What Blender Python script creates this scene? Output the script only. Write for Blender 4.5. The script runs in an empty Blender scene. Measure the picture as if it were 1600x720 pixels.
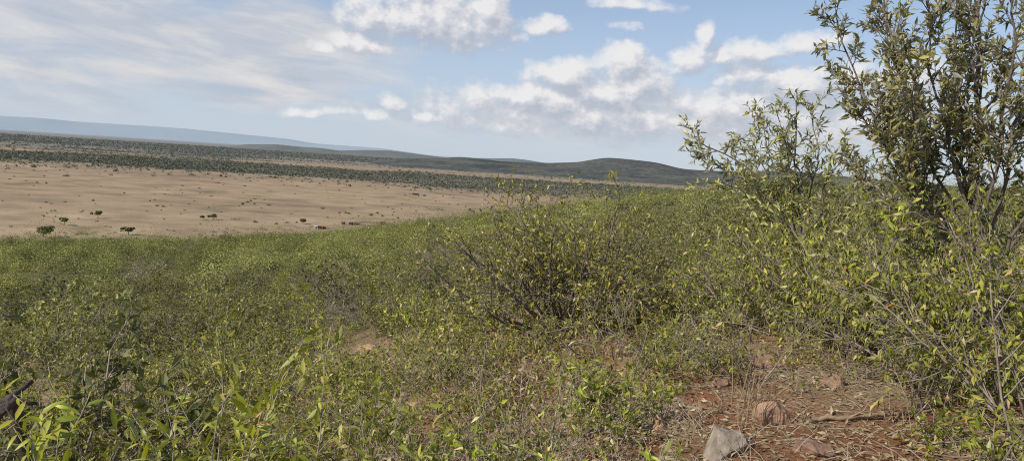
import bpy, math
import numpy as np
from math import radians, sin, cos, tan, pi

# ------------------------------------------------------------------ basics
scn = bpy.context.scene
COL = scn.collection
EYE = np.array([0.0, 0.0, 65.0])
FPX = 1186.0                      # focal length in pixels of the 1600 px photograph
PITCH = radians(5.3)
ROLL = radians(3.7)
_f = np.array([0, cos(PITCH), -sin(PITCH)])
_r = np.array([1.0, 0, 0])
_u = np.array([0, sin(PITCH), cos(PITCH)])
R_ = _r * cos(ROLL) + _u * sin(ROLL)
U_ = -_r * sin(ROLL) + _u * cos(ROLL)


def ray(px, py):
    d = _f + (px - 800) / FPX * R_ - (py - 360) / FPX * U_
    return d / np.linalg.norm(d)


def project(p):
    q = np.asarray(p, float) - EYE
    z = q @ _f
    return 800 + FPX * (q @ R_) / z, 360 - FPX * (q @ U_) / z


def unit(v):
    return v / (math.sqrt(v[0] * v[0] + v[1] * v[1] + v[2] * v[2]) + 1e-12)


# ------------------------------------------------------------------ numpy noise
def _hash(ix, iy, seed):
    h = (ix.astype(np.int64) * 374761393 + iy.astype(np.int64) * 668265263 + seed * 1442695041) & 0x7fffffff
    h = ((h ^ (h >> 13)) * 1274126177) & 0x7fffffff
    return ((h ^ (h >> 16)) & 0xffff) / 65535.0


def vnoise(x, y, seed=0):
    x = np.asarray(x, float); y = np.asarray(y, float)
    ix = np.floor(x); iy = np.floor(y)
    fx = x - ix; fy = y - iy
    fx = fx * fx * (3 - 2 * fx); fy = fy * fy * (3 - 2 * fy)
    a = _hash(ix, iy, seed); b = _hash(ix + 1, iy, seed)
    c = _hash(ix, iy + 1, seed); d = _hash(ix + 1, iy + 1, seed)
    return (a + (b - a) * fx) * (1 - fy) + (c + (d - c) * fx) * fy


def fbm(x, y, seed=0, octv=4):
    s = 0; a = 1; t = 0
    for o in range(octv):
        s = s + a * (vnoise(x * 2 ** o + 17.3 * o, y * 2 ** o - 9.1 * o, seed + o) - .5)
        t += a; a *= .5
    return s / t * 2


def sstep(a, b, x):
    t = np.clip((x - a) / (b - a), 0, 1)
    return t * t * (3 - 2 * t)


# ------------------------------------------------------------------ terrain
AZ = [-180, -120, -60, -34, -22.9, -14.2, -7.7, 2.4, 9.6, 14.2, 22.9, 34, 60, 120, 180]
DEP = [.02, .08, .13, .130, .127, .115, .098, .066, .043, .031, .016, .010, .0, .0, .02]
DCR = [200, 400, 500, 500, 500, 480, 330, 205, 185, 172, 165, 160, 160, 160, 200]
ADD = [0, .02, .05, .05, .05, .048, .035, .018, .012, .008, 0, 0, 0, 0, 0]


def ground(x, y):
    x = np.asarray(x, float); y = np.asarray(y, float)
    d = np.hypot(x, y) + 1e-6
    az = np.degrees(np.arctan2(x, y))
    dep = np.interp(az, AZ, DEP); dc = np.interp(az, AZ, DCR); add = np.interp(az, AZ, ADD)
    s = dep - 2.0 / dc + add * (1 - sstep(15, 90, d))
    dn = np.minimum(d, dc)
    drop = 2.0 + dn * s * sstep(-2, 3, d)
    e = np.maximum(d - dc, 0)
    drop = drop + 0.28 * e * e / (e + 70)
    amp = np.clip(d / 60, .05, 1.0)
    drop = drop + amp * 0.9 * fbm(x / 37, y / 37, 3, 3) * sstep(10, 60, d)
    drop = drop + .10 * fbm(x / 2.3, y / 2.3, 11, 3) + .04 * fbm(x / .5, y / .5, 12, 3) * (d < 40)
    z = 65 - drop
    plain = 0.4 * fbm(x / 300, y / 300, 5, 2) * sstep(200, 600, d)
    k = 2.0
    return plain + k * np.log1p(np.exp(np.clip((z - plain) / k, -40, 60)))


def hillw(x, y):                       # 1 on the hillside, 0 on the plain
    return sstep(1.9, 4.5, ground(x, y) + 5.0 * fbm(np.asarray(x) / 48, np.asarray(y) / 48, 8, 4))


def place(px, d):
    a = math.atan((px - 800) / FPX)
    for _ in range(12):
        x, y = d * sin(a), d * cos(a)
        p = np.array([x, y, float(ground(x, y))])
        qx, _q = project(p)
        a += math.atan((px - qx) / FPX) * .9
    return p


def hit(px, py, dmin=2.0):             # where the ray through a photo pixel meets the ground
    v = ray(px, py)
    t = dmin
    while t < 60000:
        p = EYE + v * t
        if p[2] < float(ground(p[0], p[1])):
            lo, hi = t / 1.02, t
            for _ in range(20):
                m = (lo + hi) / 2
                p = EYE + v * m
                if p[2] < float(ground(p[0], p[1])): hi = m
                else: lo = m
            p = EYE + v * hi
            return np.array([p[0], p[1], float(ground(p[0], p[1]))])
        t *= 1.02
    return EYE + v * 60000


def at_d(px, py, d):
    v = ray(px, py); return EYE + v * (d / math.hypot(v[0], v[1]))


# ------------------------------------------------------------------ mesh helpers
def new_mesh(name, V, faces, mat, smooth=False, attrs=None):
    """faces: list of (n,k) int arrays"""
    me = bpy.data.meshes.new(name)
    V = np.asarray(V, np.float32)
    me.vertices.add(len(V)); me.vertices.foreach_set('co', V.ravel())
    loops = np.concatenate([f.ravel() for f in faces]).astype(np.int32)
    tot = np.concatenate([np.full(len(f), f.shape[1], np.int32) for f in faces])
    st = np.concatenate([[0], np.cumsum(tot)[:-1]]).astype(np.int32)
    me.loops.add(len(loops)); me.loops.foreach_set('vertex_index', loops)
    me.polygons.add(len(tot)); me.polygons.foreach_set('loop_start', st); me.polygons.foreach_set('loop_total', tot)
    me.polygons.foreach_set('use_smooth', np.full(len(tot), smooth, bool))
    me.update(calc_edges=True)
    if attrs:
        for k, a in attrs.items():
            a = np.asarray(a, np.float32)
            if a.ndim == 1:
                t = me.attributes.new(k, 'FLOAT', 'POINT'); t.data.foreach_set('value', a)
            else:
                t = me.attributes.new(k, 'FLOAT_COLOR', 'POINT')
                t.data.foreach_set('color', np.c_[a, np.ones(len(a), np.float32)].astype(np.float32).ravel())
    if mat: me.materials.append(mat)
    return me


def obj(name, me, parent=None, loc=(0, 0, 0)):
    o = bpy.data.objects.new(name, me); COL.objects.link(o)
    o.location = loc
    if parent: o.parent = parent
    return o


def tag(o, label=None, cat=None, group=None, kind=None):
    if label: o['label'] = label
    if cat: o['category'] = cat
    if group: o['group'] = group
    if kind: o['kind'] = kind
    return o


def thing(name, loc, label, cat, group=None, rz=0, sc=1):
    o = bpy.data.objects.new(name, None); COL.objects.link(o)
    o.empty_display_size = .2
    o.location = loc; o.rotation_euler = (0, 0, rz); o.scale = (sc, sc, sc)
    return tag(o, label, cat, group)


def copy_tree(o, parent=None):
    c = o.copy(); COL.objects.link(c)
    if parent: c.parent = parent
    for ch in list(o.children): copy_tree(ch, c)
    return c


def tubes(lines, k=5):
    by = {}
    for P, R in lines: by.setdefault(len(P), []).append((P, R))
    V = []; F = []; off = 0
    ang = np.arange(k) / k * 2 * pi
    for n, L in by.items():
        P = np.array([a for a, _ in L]); R = np.array([b for _, b in L])
        m = len(L)
        T = np.gradient(P, axis=1); T /= np.linalg.norm(T, axis=2, keepdims=True) + 1e-9
        mt = T.mean(1); ax = np.argmin(abs(mt), 1)
        ref = np.eye(3)[ax][:, None, :]
        N = np.cross(T, ref); N /= np.linalg.norm(N, axis=2, keepdims=True) + 1e-9
        B = np.cross(T, N)
        ring = P[:, :, None, :] + R[:, :, None, None] * (np.cos(ang)[None, None, :, None] * N[:, :, None, :] + np.sin(ang)[None, None, :, None] * B[:, :, None, :])
        V.append(ring.reshape(-1, 3))
        i = np.arange(m)[:, None, None] * n * k + np.arange(n - 1)[None, :, None] * k
        a = i + np.arange(k)[None, None, :]; b = i + (np.arange(k)[None, None, :] + 1) % k
        F.append(np.stack([a, b, b + k, a + k], -1).reshape(-1, 4) + off)
        cap = (np.arange(m)[:, None] * n * k + (n - 1) * k + np.arange(k)[None, :])
        for q in range(1, k - 1):
            F.append(np.stack([cap[:, 0], cap[:, q], cap[:, q + 1]], -1) + off)
        off += m * n * k
    return np.concatenate(V), F


# leaf templates: verts (t along, side, up) and triangles
LEAF_FINE = (np.array([[0, 0, 0], [.28, .42, .10], [.28, 0, 0], [.28, -.42, .10], [.62, .40, .08], [.62, 0, 0], [.62, -.40, .08], [1, 0, 0]]),
             np.array([[0, 2, 1], [0, 3, 2], [1, 2, 5], [1, 5, 4], [2, 3, 6], [2, 6, 5], [4, 5, 7], [5, 6, 7]]), .28)
LEAF_MID = (np.array([[0, 0, 0], [.42, .5, .14], [.5, 0, 0], [.42, -.5, .14], [1, 0, 0]]),
            np.array([[0, 2, 1], [0, 3, 2], [1, 2, 4], [2, 3, 4]]), .22)
LEAF_LOW = (np.array([[0, 0, 0], [.45, .5, .1], [1, 0, 0], [.45, -.5, .1]]), np.array([[0, 2, 1], [0, 3, 2]]), 0)


def leaves(P, D, L, W, rng, tpl, up=None, curl=None):
    """P (n,3) D (n,3) unit, L (n,), W ratio"""
    T, F, c0 = tpl
    n = len(P)
    if up is None: up = np.array([0, 0, 1.0]) + rng.normal(0, .45, (n, 3))
    Y = np.cross(up, D); Y /= np.linalg.norm(Y, axis=1, keepdims=True) + 1e-9
    Z = np.cross(D, Y)
    c = c0 if curl is None else curl
    c = c * rng.uniform(-.2, 2.3, n)
    tz = T[None, :, 2] * W * 1.0 - c[:, None] * T[None, :, 0] ** 2
    V = P[:, None, :] + L[:, None, None] * (T[None, :, 0, None] * D[:, None, :] + (T[None, :, 1, None] * W) * Y[:, None, :] + tz[:, :, None] * Z[:, None, :])
    Fi = F[None] + (np.arange(n) * len(T))[:, None, None]
    return V.reshape(-1, 3), Fi.reshape(-1, 3)


# ------------------------------------------------------------------ materials
def mat(name):
    m = bpy.data.materials.new(name); m.use_nodes = True
    nt = m.node_tree; nt.nodes.clear()
    out = nt.nodes.new('ShaderNodeOutputMaterial')
    return m, nt, out


def N(nt, t, **kw):
    n = nt.nodes.new(t)
    for k, v in kw.items():
        if k == 'inp':
            for a, b in v.items(): n.inputs[a].default_value = b
        else: setattr(n, k, v)
    return n


def ramp(nt, fac, stops, interp='LINEAR'):
    r = nt.nodes.new('ShaderNodeValToRGB'); r.color_ramp.interpolation = interp
    e = r.color_ramp.elements
    while len(e) > 1: e.remove(e[-1])
    e[0].position = stops[0][0]; e[0].color = (*stops[0][1], 1)
    for p, c in stops[1:]:
        q = e.new(p); q.color = (*c, 1)
    nt.links.new(fac, r.inputs[0])
    return r.outputs[0]


def mixc(nt, fac, a, b, mode='MIX'):
    m = nt.nodes.new('ShaderNodeMix'); m.data_type = 'RGBA'; m.blend_type = mode
    for s, v in ((m.inputs[0], fac), (m.inputs[6], a), (m.inputs[7], b)):
        if hasattr(v, 'is_linked'): nt.links.new(v, s)
        elif isinstance(v, (int, float)): s.default_value = v
        else: s.default_value = (*v, 1)
    return m.outputs[2]


def math_(nt, op, a, b=0.0, clamp=False):
    m = nt.nodes.new('ShaderNodeMath'); m.operation = op; m.use_clamp = clamp
    for i, v in enumerate((a, b)):
        if hasattr(v, 'is_linked'): nt.links.new(v, m.inputs[i])
        else: m.inputs[i].default_value = v
    return m.outputs[0]


def leaf_mat(name, stops, under=(.20, .21, .14), under_amt=.55, trans=.3, rough=.5, spec=.35, objvar=.22, gain=(1.30, 1.26, 1.15)):
    m, nt, out = mat(name)
    stops = [(p_, tuple(min(.62, v * w_) for v, w_ in zip(c_, gain))) for p_, c_ in stops]
    under = tuple(min(.55, v * w_) for v, w_ in zip(under, gain))
    g = N(nt, 'ShaderNodeNewGeometry')
    c = ramp(nt, g.outputs['Random Per Island'], stops)
    oi = N(nt, 'ShaderNodeObjectInfo')
    hs = N(nt, 'ShaderNodeHueSaturation')
    at = N(nt, 'ShaderNodeAttribute', attribute_name='tint')
    s = math_(nt, 'ADD', oi.outputs['Random'], at.outputs['Fac'])
    s = math_(nt, 'FRACT', s)
    nt.links.new(math_(nt, 'MULTIPLY_ADD', s, objvar * 2), hs.inputs['Value'])
    hs.inputs['Value'].links[0].from_node.inputs[2].default_value = 1 - objvar
    s2 = math_(nt, 'FRACT', math_(nt, 'MULTIPLY', s, 7.31))
    h = math_(nt, 'MULTIPLY_ADD', s2, .03); h.node.inputs[2].default_value = .487
    nt.links.new(h, hs.inputs['Hue'])
    nt.links.new(c, hs.inputs['Color'])
    col = hs.outputs[0]
    f = math_(nt, 'MULTIPLY', g.outputs['Backfacing'], under_amt)
    col2 = mixc(nt, f, col, under)
    p = N(nt, 'ShaderNodeBsdfPrincipled', inp={'Roughness': rough, 'Specular IOR Level': spec})
    nt.links.new(col2, p.inputs['Base Color'])
    t = N(nt, 'ShaderNodeBsdfTranslucent'); 
    tc = mixc(nt, 1.0, col, (1.25, 1.2, .55), 'MULTIPLY')
    nt.links.new(tc, t.inputs['Color'])
    mx = N(nt, 'ShaderNodeMixShader', inp={0: trans})
    nt.links.new(p.outputs[0], mx.inputs[1]); nt.links.new(t.outputs[0], mx.inputs[2])
    nt.links.new(mx.outputs[0], out.inputs[0])
    return m


def simple_mat(name, col, rough=.85, var=.25, scale=8.0, bump=0.0, spec=.2, col2=None):
    m, nt, out = mat(name)
    tc = N(nt, 'ShaderNodeTexCoord')
    n = N(nt, 'ShaderNodeTexNoise', inp={'Scale': scale, 'Detail': 6.0, 'Roughness': .65})
    nt.links.new(tc.outputs['Object'], n.inputs['Vector'])
    a = tuple(c * (1 - var) for c in col); b = col2 or tuple(min(1, c * (1 + var)) for c in col)
    c = ramp(nt, n.outputs[0], [(.3, a), (.7, b)])
    p = N(nt, 'ShaderNodeBsdfPrincipled', inp={'Roughness': rough, 'Specular IOR Level': spec})
    nt.links.new(c, p.inputs['Base Color'])
    if bump:
        bp = N(nt, 'ShaderNodeBump', inp={'Strength': bump, 'Distance': .03})
        nt.links.new(n.outputs[0], bp.inputs['Height']); nt.links.new(bp.outputs[0], p.inputs['Normal'])
    nt.links.new(p.outputs[0], out.inputs[0])
    return m


M_bark_grey = simple_mat('bark_grey', (.25, .21, .175), .9, .45, 14, .5)
M_bark_dark = simple_mat('bark_dark', (.15, .122, .105), .9, .4, 12, .6)
M_twig_pale = simple_mat('twig_pale', (.30, .26, .21), .9, .3, 14)
# leaf ramps ("Random Per Island" picks each leaf's colour); wide ones paint in sunlit and shaded leaves
L_bright = leaf_mat('leaf_bright', [(0, (.04, .058, .006)), (.3, (.12, .145, .014)), (.6, (.22, .25, .03)), (.82, (.325, .35, .05)), (.93, (.42, .40, .11)), (.955, (.52, .44, .27)), (.987, (.50, .40, .25)), (1, (.55, .20, .04))],
                    under=(.32, .32, .14), under_amt=.45, trans=.36)
L_tree = leaf_mat('leaf_silver', [(0, (.045, .055, .018)), (.4, (.12, .13, .04)), (.78, (.26, .25, .08)), (.95, (.40, .36, .17)), (.98, (.5, .38, .10)), (1, (.5, .28, .05))],
                  under=(.44, .42, .33), under_amt=.65, trans=.36, gain=(1.62, 1.6, 1.65))
L_mid = leaf_mat('leaf_olive', [(0, (.04, .052, .008)), (.3, (.11, .125, .018)), (.6, (.22, .225, .03)), (.86, (.26, .265, .05)), (.96, (.36, .32, .13)), (1, (.48, .38, .20))],
                 under=(.29, .28, .13), under_amt=.45, trans=.34)
L_slope = leaf_mat('leaf_slope', [(0, (.045, .056, .014)), (.35, (.11, .12, .028)), (.7, (.20, .21, .05)), (.92, (.245, .245, .065)), (1, (.30, .27, .11))],
                   under=(.22, .22, .10), under_amt=.4, trans=.36, objvar=.34, gain=(1.46, 1.42, 1.45))
L_far_haze = leaf_mat('leaf_far_haze', [(0, (.105, .12, .115)), (.6, (.14, .155, .145)), (1, (.18, .19, .17))], under=(.15, .16, .15), under_amt=.3, trans=.15, spec=.1, objvar=.2, gain=(1, 1, 1))  # paler blue grey: distance haze put into the leaf colour
L_thick = leaf_mat('leaf_thicket', [(0, (.118, .132, .042)), (.5, (.155, .170, .056)), (.85, (.19, .20, .07)), (1, (.225, .22, .09))],
                   under=(.20, .205, .10), under_amt=.35, trans=.3, objvar=.58, gain=(1.58, 1.54, 1.4))
L_dark = leaf_mat('leaf_dark', [(0, (.05, .062, .018)), (.6, (.085, .10, .028)), (1, (.13, .135, .045))], under=(.12, .13, .07), under_amt=.4, trans=.25)
L_dry = leaf_mat('leaf_dry', [(0, (.19, .14, .09)), (.5, (.36, .28, .185)), (1, (.52, .44, .32))], under=(.46, .4, .3), under_amt=.5, trans=.2, gain=(1, .97, .9))
L_grey = leaf_mat('leaf_grey', [(0, (.09, .08, .065)), (.6, (.15, .13, .10)), (1, (.21, .18, .13))], under=(.17, .155, .12), under_amt=.4, trans=.15, gain=(1.1, 1.05, 1))
L_far = leaf_mat('leaf_far', [(0, (.105, .116, .095)), (.6, (.135, .145, .115)), (1, (.165, .17, .135))], under=(.13, .14, .11), under_amt=.3, trans=.15, spec=.1, objvar=.25, gain=(1, 1, 1))  # leaf colour lightened towards grey to paint in haze

# ------------------------------------------------------------------ plants
class Out:
    def __init__(s): s.lines = []; s.LP = []; s.LD = []; s.LL = []


def grow(rng, p, d, L, r, lev, c, out, path=None):
    n = c['seg'][lev]
    pts = [p]; dirs = [d]
    w = rng.normal(0, c['wob'][lev], (n, 3))
    w[:, 2] += c['trop'][lev]
    if path is not None:
        Q = np.asarray(path, float)
        s_ = np.concatenate([[0], np.cumsum(np.linalg.norm(np.diff(Q, axis=0), axis=1))]); L = s_[-1]
        pts = np.stack([np.interp(np.linspace(0, L, n + 1), s_, Q[:, k]) for k in range(3)], 1)
        pts[1:-1] = .5 * pts[1:-1] + .25 * (pts[:-2] + pts[2:])
        pts[1:] += rng.normal(0, .022, (n, 3))
        dirs = np.gradient(pts, axis=0); dirs /= np.linalg.norm(dirs, axis=1, keepdims=True)
    else:
        for i in range(n):
            d = unit(d + w[i]); p = p + d * (L / n)
            pts.append(p); dirs.append(d)
        pts = np.array(pts); dirs = np.array(dirs)
    rad = np.linspace(r, max(r * c.get('tip', .35), c['rmin'] * .6), n + 1)
    out.lines.append((pts, rad))
    last = len(c['seg']) - 1
    if lev < last:
        k = c['kids'][lev]
        for j in range(k):
            t = c['t0'][lev] + (1 - c['t0'][lev]) * (j + rng.random()) / k
            fi = min(t * n, n - 1e-6); i = int(fi); fr = fi - i
            q = pts[i] * (1 - fr) + pts[i + 1] * fr
            dd = dirs[i + 1]
            a = radians(rng.uniform(*c['ang'][lev]))
            perp = unit(np.cross(dd, rng.normal(0, 1, 3)))
            nd = dd * cos(a) + perp * sin(a)
            rr = max((rad[i] * (1 - fr) + rad[i + 1] * fr) * .62, c['rmin'])
            grow(rng, q, nd, L * c['lr'][lev] * (1.2 - .6 * t) * rng.uniform(.65, 1.3), rr, lev + 1, c, out)
    if lev >= c['leaf_lev']:
        m = max(int(L / c['gap'] * (1 if lev == last else .5)), 2)
        t = np.sort(rng.uniform(.12 if lev == last else .5, 1.0, m)) * n
        i = np.minimum(t.astype(int), n - 1); fr = (t - i)[:, None]
        q = pts[i] * (1 - fr) + pts[i + 1] * fr
        keep = rng.random(m) < c.get('keep', 1)
        ld = dirs[i + 1] * c['lmix'][0] + rng.normal(0, c['lmix'][1], (m, 3)) + np.array([0, 0, c['lmix'][2]])
        ld /= np.linalg.norm(ld, axis=1, keepdims=True) + 1e-9
        out.LP.append(q[keep]); out.LD.append(ld[keep]); out.LL.append((c['leaf'] * rng.uniform(.42, 1.4, m))[keep])


def plant_meshes(seed, c):
    rng = np.random.default_rng(seed)
    out = Out()
    for pi_, (pth, pr) in enumerate(c.get('paths', ())):
        grow(rng, None, None, 1, pr, 0, c, out, pth)
    dirs = c.get('dirs')
    ns = len(dirs) if dirs else (0 if 'paths' in c else c['nstem'])
    for s in range(ns):
        if dirs:
            d = unit(np.array(dirs[s][:3], float)); L = dirs[s][3]
        else:
            a = (s + rng.random() * .8) / ns * 2 * pi
            e = radians(rng.uniform(*c['elev']))
            d = np.array([cos(a) * cos(e), sin(a) * cos(e), sin(e)])
            L = c['L'] * rng.uniform(.7, 1.15)
        b = np.array([d[0], d[1], 0]) * c.get('base', .06) + np.array([0, 0, -.06])
        grow(rng, b, d, L, c['r'] * rng.uniform(.7, 1.15), 0, c, out)
    V, F = tubes(out.lines, c.get('sides', 4))
    st = new_mesh('stems', V, F, c['bark'], True)
    lp = np.concatenate(out.LP); ld = np.concatenate(out.LD); ll = np.concatenate(out.LL)
    ctr = np.array([0, 0, lp[:, 2].max() * .35]); rad_ = lp - ctr
    rad_ /= np.linalg.norm(rad_, axis=1, keepdims=True) + 1e-6
    up = np.array([0, 0, .45]) + rad_ * c.get('round', .55) + rng.normal(0, .62, lp.shape)
    LV, LF = leaves(lp, ld, ll, c['w'], rng, c['tpl'], up=up)
    lf = new_mesh('foliage', LV, [LF], c['lm'], c['tpl'] is LEAF_FINE)
    return st, lf


def make_plant(name, seed, c, loc, label, cat, group=None, rz=0, sc=1, parts=('stems', 'foliage')):
    st, lf = plant_meshes(seed, c)
    o = thing(name, loc, label, cat, group, rz, sc)
    obj(parts[0], st, o); obj(parts[1], lf, o)
    return o


C_BUSH = dict(nstem=12, L=2.0, elev=(28, 82), seg=[7, 5, 3], wob=[.10, .14, .18], trop=[.02, .02, .0], kids=[7, 6], t0=[.25, .2],
              ang=[(25, 60), (25, 65)], lr=[.45, .42], r=.020, rmin=.0026, leaf_lev=2, gap=.042, leaf=.075, w=.36, lmix=(.45, .5, -.55),
              tpl=LEAF_MID, lm=L_mid, bark=M_bark_grey, base=.12)


def var(c, **k):
    q = dict(c); q.update(k); return q


def on(px, d, dz=0):
    p = place(px, d); return (p[0], p[1], p[2] + dz)


# ================================================================== GROUND
def belt_d(x, y):
    """tree cover of the plain: 0 open grass, 1 closed bush"""
    d = np.hypot(x, y)
    w = d * (1 + .10 * fbm(x / 900, y / 900, 21, 3) + .05 * fbm(x / 160, y / 160, 22, 3))
    az = np.degrees(np.arctan2(x, y))
    right = sstep(-22, -14, az)
    b = .40 * sstep(1320, 1680, w) + .46 * sstep(1600, 1950, w)
    b = b - (.36 + .36 * right) * sstep(2600, 2780, w)
    b = b + (.62 + .25 * right) * sstep(3700, 4400 + 300 * (1 - right), w)
    b = b - .55 * sstep(8600, 9200, w) * (1 - sstep(10500, 12000, w))
    b = b + (.55 * fbm(x / 420, y / 420, 23, 3) + .65 * fbm(x / 750, y / 170, 26, 3) + .5 * fbm(x / 130, y / 130, 27, 2)) * sstep(1400, 1700, w) * .8
    return np.clip(b, 0, 1)


def build_ground():
    azf = np.arange(-52, 52.001, .16)
    azb = np.arange(52, 308, 4.0)[1:]
    az = np.radians(np.concatenate([azf, azb]))
    rr = [0.35]
    while rr[-1] < 70000: rr.append(rr[-1] * 1.0235 + .01)
    rr = np.array(rr)
    na, nr = len(az), len(rr)
    A, Rr = np.meshgrid(az, rr)
    X = Rr * np.sin(A); Y = Rr * np.cos(A)
    Z = ground(X, Y)
    V = np.c_[X.ravel(), Y.ravel(), Z.ravel()]
    V = np.vstack([V, [[0, 0, float(ground(0, 0))]]])
    i = np.arange(nr - 1)[:, None] * na; j = np.arange(na)[None, :]; j2 = (j + 1) % na
    F = np.stack([i + j, i + na + j, i + na + j2, i + j2], -1).reshape(-1, 4)[:, ::-1]
    jj = np.arange(na)
    Fc = np.stack([np.full(na, nr * na), (jj + 1) % na, jj], -1)[:, ::-1]
    x, y = V[:, 0], V[:, 1]
    d = np.hypot(x, y)
    hw = hillw(x, y)
    bl = belt_d(x, y)
    n1 = fbm(x / 260, y / 260, 31, 4); n2 = fbm(x / 60, y / 60, 32, 3); n3 = fbm(x / 700, y / 500, 33, 3)
    lerp = lambda a, b, t: a + (np.asarray(b) - a) * t[:, None]
    tan_ = np.tile(np.array([.325, .245, .162]), (len(x), 1))
    tan_ = lerp(tan_, [.318, .233, .157], np.clip(.5 + n3, 0, 1))
    tan_ = lerp(tan_, [.255, .19, .125], np.clip(n1 * 1.2, 0, 1))
    tan_ = lerp(tan_, [.325, .245, .155], np.clip(-n1 * 1.1, 0, 1))
    # paler, greener grass at the foot of the hill
    tan_ = lerp(tan_, [.31, .255, .135], np.clip(1.6 * fbm(x / 120 + 5, y / 45, 35, 3), 0, 1) * (1 - sstep(680, 820, d)) * sstep(-24, -16, np.degrees(np.arctan2(x, y))))
    st_ = fbm(x / 95, y / 60, 36, 4)
    tan_ = lerp(tan_, [.145, .118, .078], sstep(.22, .48, st_) * .42)
    tan_ = lerp(tan_, [.37, .29, .20], sstep(.30, .55, -st_) * .5)
    for px_, py_, rx_, ry_ in ((108, 337, 26, 16), (40, 259, 60, 40), (70, 262, 40, 30), (0, 332, 16, 12), (250, 300, 14, 10), (420, 335, 22, 9)):
        h_ = hit(px_, py_)
        tan_ = lerp(tan_, [.42, .315, .225], .8 * (1 - sstep(.5, 1.15, np.hypot((x - h_[0]) / rx_, (y - h_[1]) / ry_) + .5 * fbm(x / 9, y / 9, 37, 2))))
    bc = np.tile(np.array([.10, .10, .082]), (len(x), 1))
    far = lerp(bc, [.15, .165, .175], sstep(4000, 14000, d))  # painted haze: bush ground turns blue grey with distance
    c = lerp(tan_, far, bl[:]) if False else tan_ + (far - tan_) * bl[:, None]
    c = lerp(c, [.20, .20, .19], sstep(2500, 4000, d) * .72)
    c = lerp(c, [.25, .275, .30], sstep(8500, 18000, d))  # haze over the far plain put into the ground colour
    c = lerp(c, [.38, .44, .50], sstep(20000, 40000, d))  # palest painted haze, out to the horizon
    hill = np.tile(np.array([.115, .11, .05]), (len(x), 1))  # dark ground colour paints the shade in gaps under the thicket
    soil = lerp(np.tile(np.array([.37, .265, .17]), (len(x), 1)), [.33, .155, .082], sstep(-.3, .25, fbm(x / 1.3, y / 1.3, 41, 4)) * (.35 + .65 * sstep(-12, 8, np.degrees(np.arctan2(x, y)))))
    soil = lerp(soil, [.46, .35, .23], sstep(.15, .65, fbm(x / .7, y / .7, 42, 3)))
    hill = lerp(hill, soil, 1 - sstep(13, 26, d))
    hill = lerp(hill, [.22, .17, .10], sstep(.35, .6, n2) * .4)
    c = c + (hill - c) * hw[:, None]
    near = (1 - sstep(10, 40, d)) * hw
    m, nt, out = mat('ground_earth')
    at = N(nt, 'ShaderNodeAttribute', attribute_name='macro')
    nr_ = N(nt, 'ShaderNodeAttribute', attribute_name='near')
    pos = N(nt, 'ShaderNodeNewGeometry')
    def noise(sc, det=5, ro=.6, dist=0):
        n = N(nt, 'ShaderNodeTexNoise', inp={'Scale': sc, 'Detail': float(det), 'Roughness': ro, 'Distortion': dist})
        nt.links.new(pos.outputs['Position'], n.inputs['Vector']); return n.outputs[0]
    big = noise(.02, 8, .72)
    v1 = ramp(nt, big, [(.30, (.62,) * 3), (.5, (1.0,) * 3), (.70, (1.25,) * 3)])
    c1 = mixc(nt, 1.0, at.outputs['Color'], v1, 'MULTIPLY')
    tuft = ramp(nt, noise(.16, 4, .7), [(.56, (1, 1, 1)), (.66, (.55, .56, .52))])
    c1 = mixc(nt, .8, c1, mixc(nt, 1.0, c1, tuft, 'MULTIPLY'))
    # near litter and clods
    fine = noise(26, 7, .7, .6)
    lit = ramp(nt, fine, [(.33, (.42, .36, .32)), (.5, (1, 1, 1)), (.62, (1.35, 1.35, 1.35)), (.72, (1.7, 1.75, 1.8))])
    c2 = mixc(nt, 1.0, c1, lit, 'MULTIPLY')
    c3 = mixc(nt, nr_.outputs['Fac'], c1, c2)
    p = N(nt, 'ShaderNodeBsdfPrincipled', inp={'Roughness': .95, 'Specular IOR Level': .1})
    nt.links.new(c3, p.inputs['Base Color'])
    bp = N(nt, 'ShaderNodeBump', inp={'Distance': .05})
    nt.links.new(fine, bp.inputs['Height']); nt.links.new(nr_.outputs['Fac'], bp.inputs['Strength'])
    nt.links.new(bp.outputs[0], p.inputs['Normal'])
    nt.links.new(p.outputs[0], out.inputs[0])
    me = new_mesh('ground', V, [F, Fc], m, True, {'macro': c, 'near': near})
    tag(obj('ground', me), kind='structure', label='hillside falling to a wide tan grass plain')


build_ground()


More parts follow.
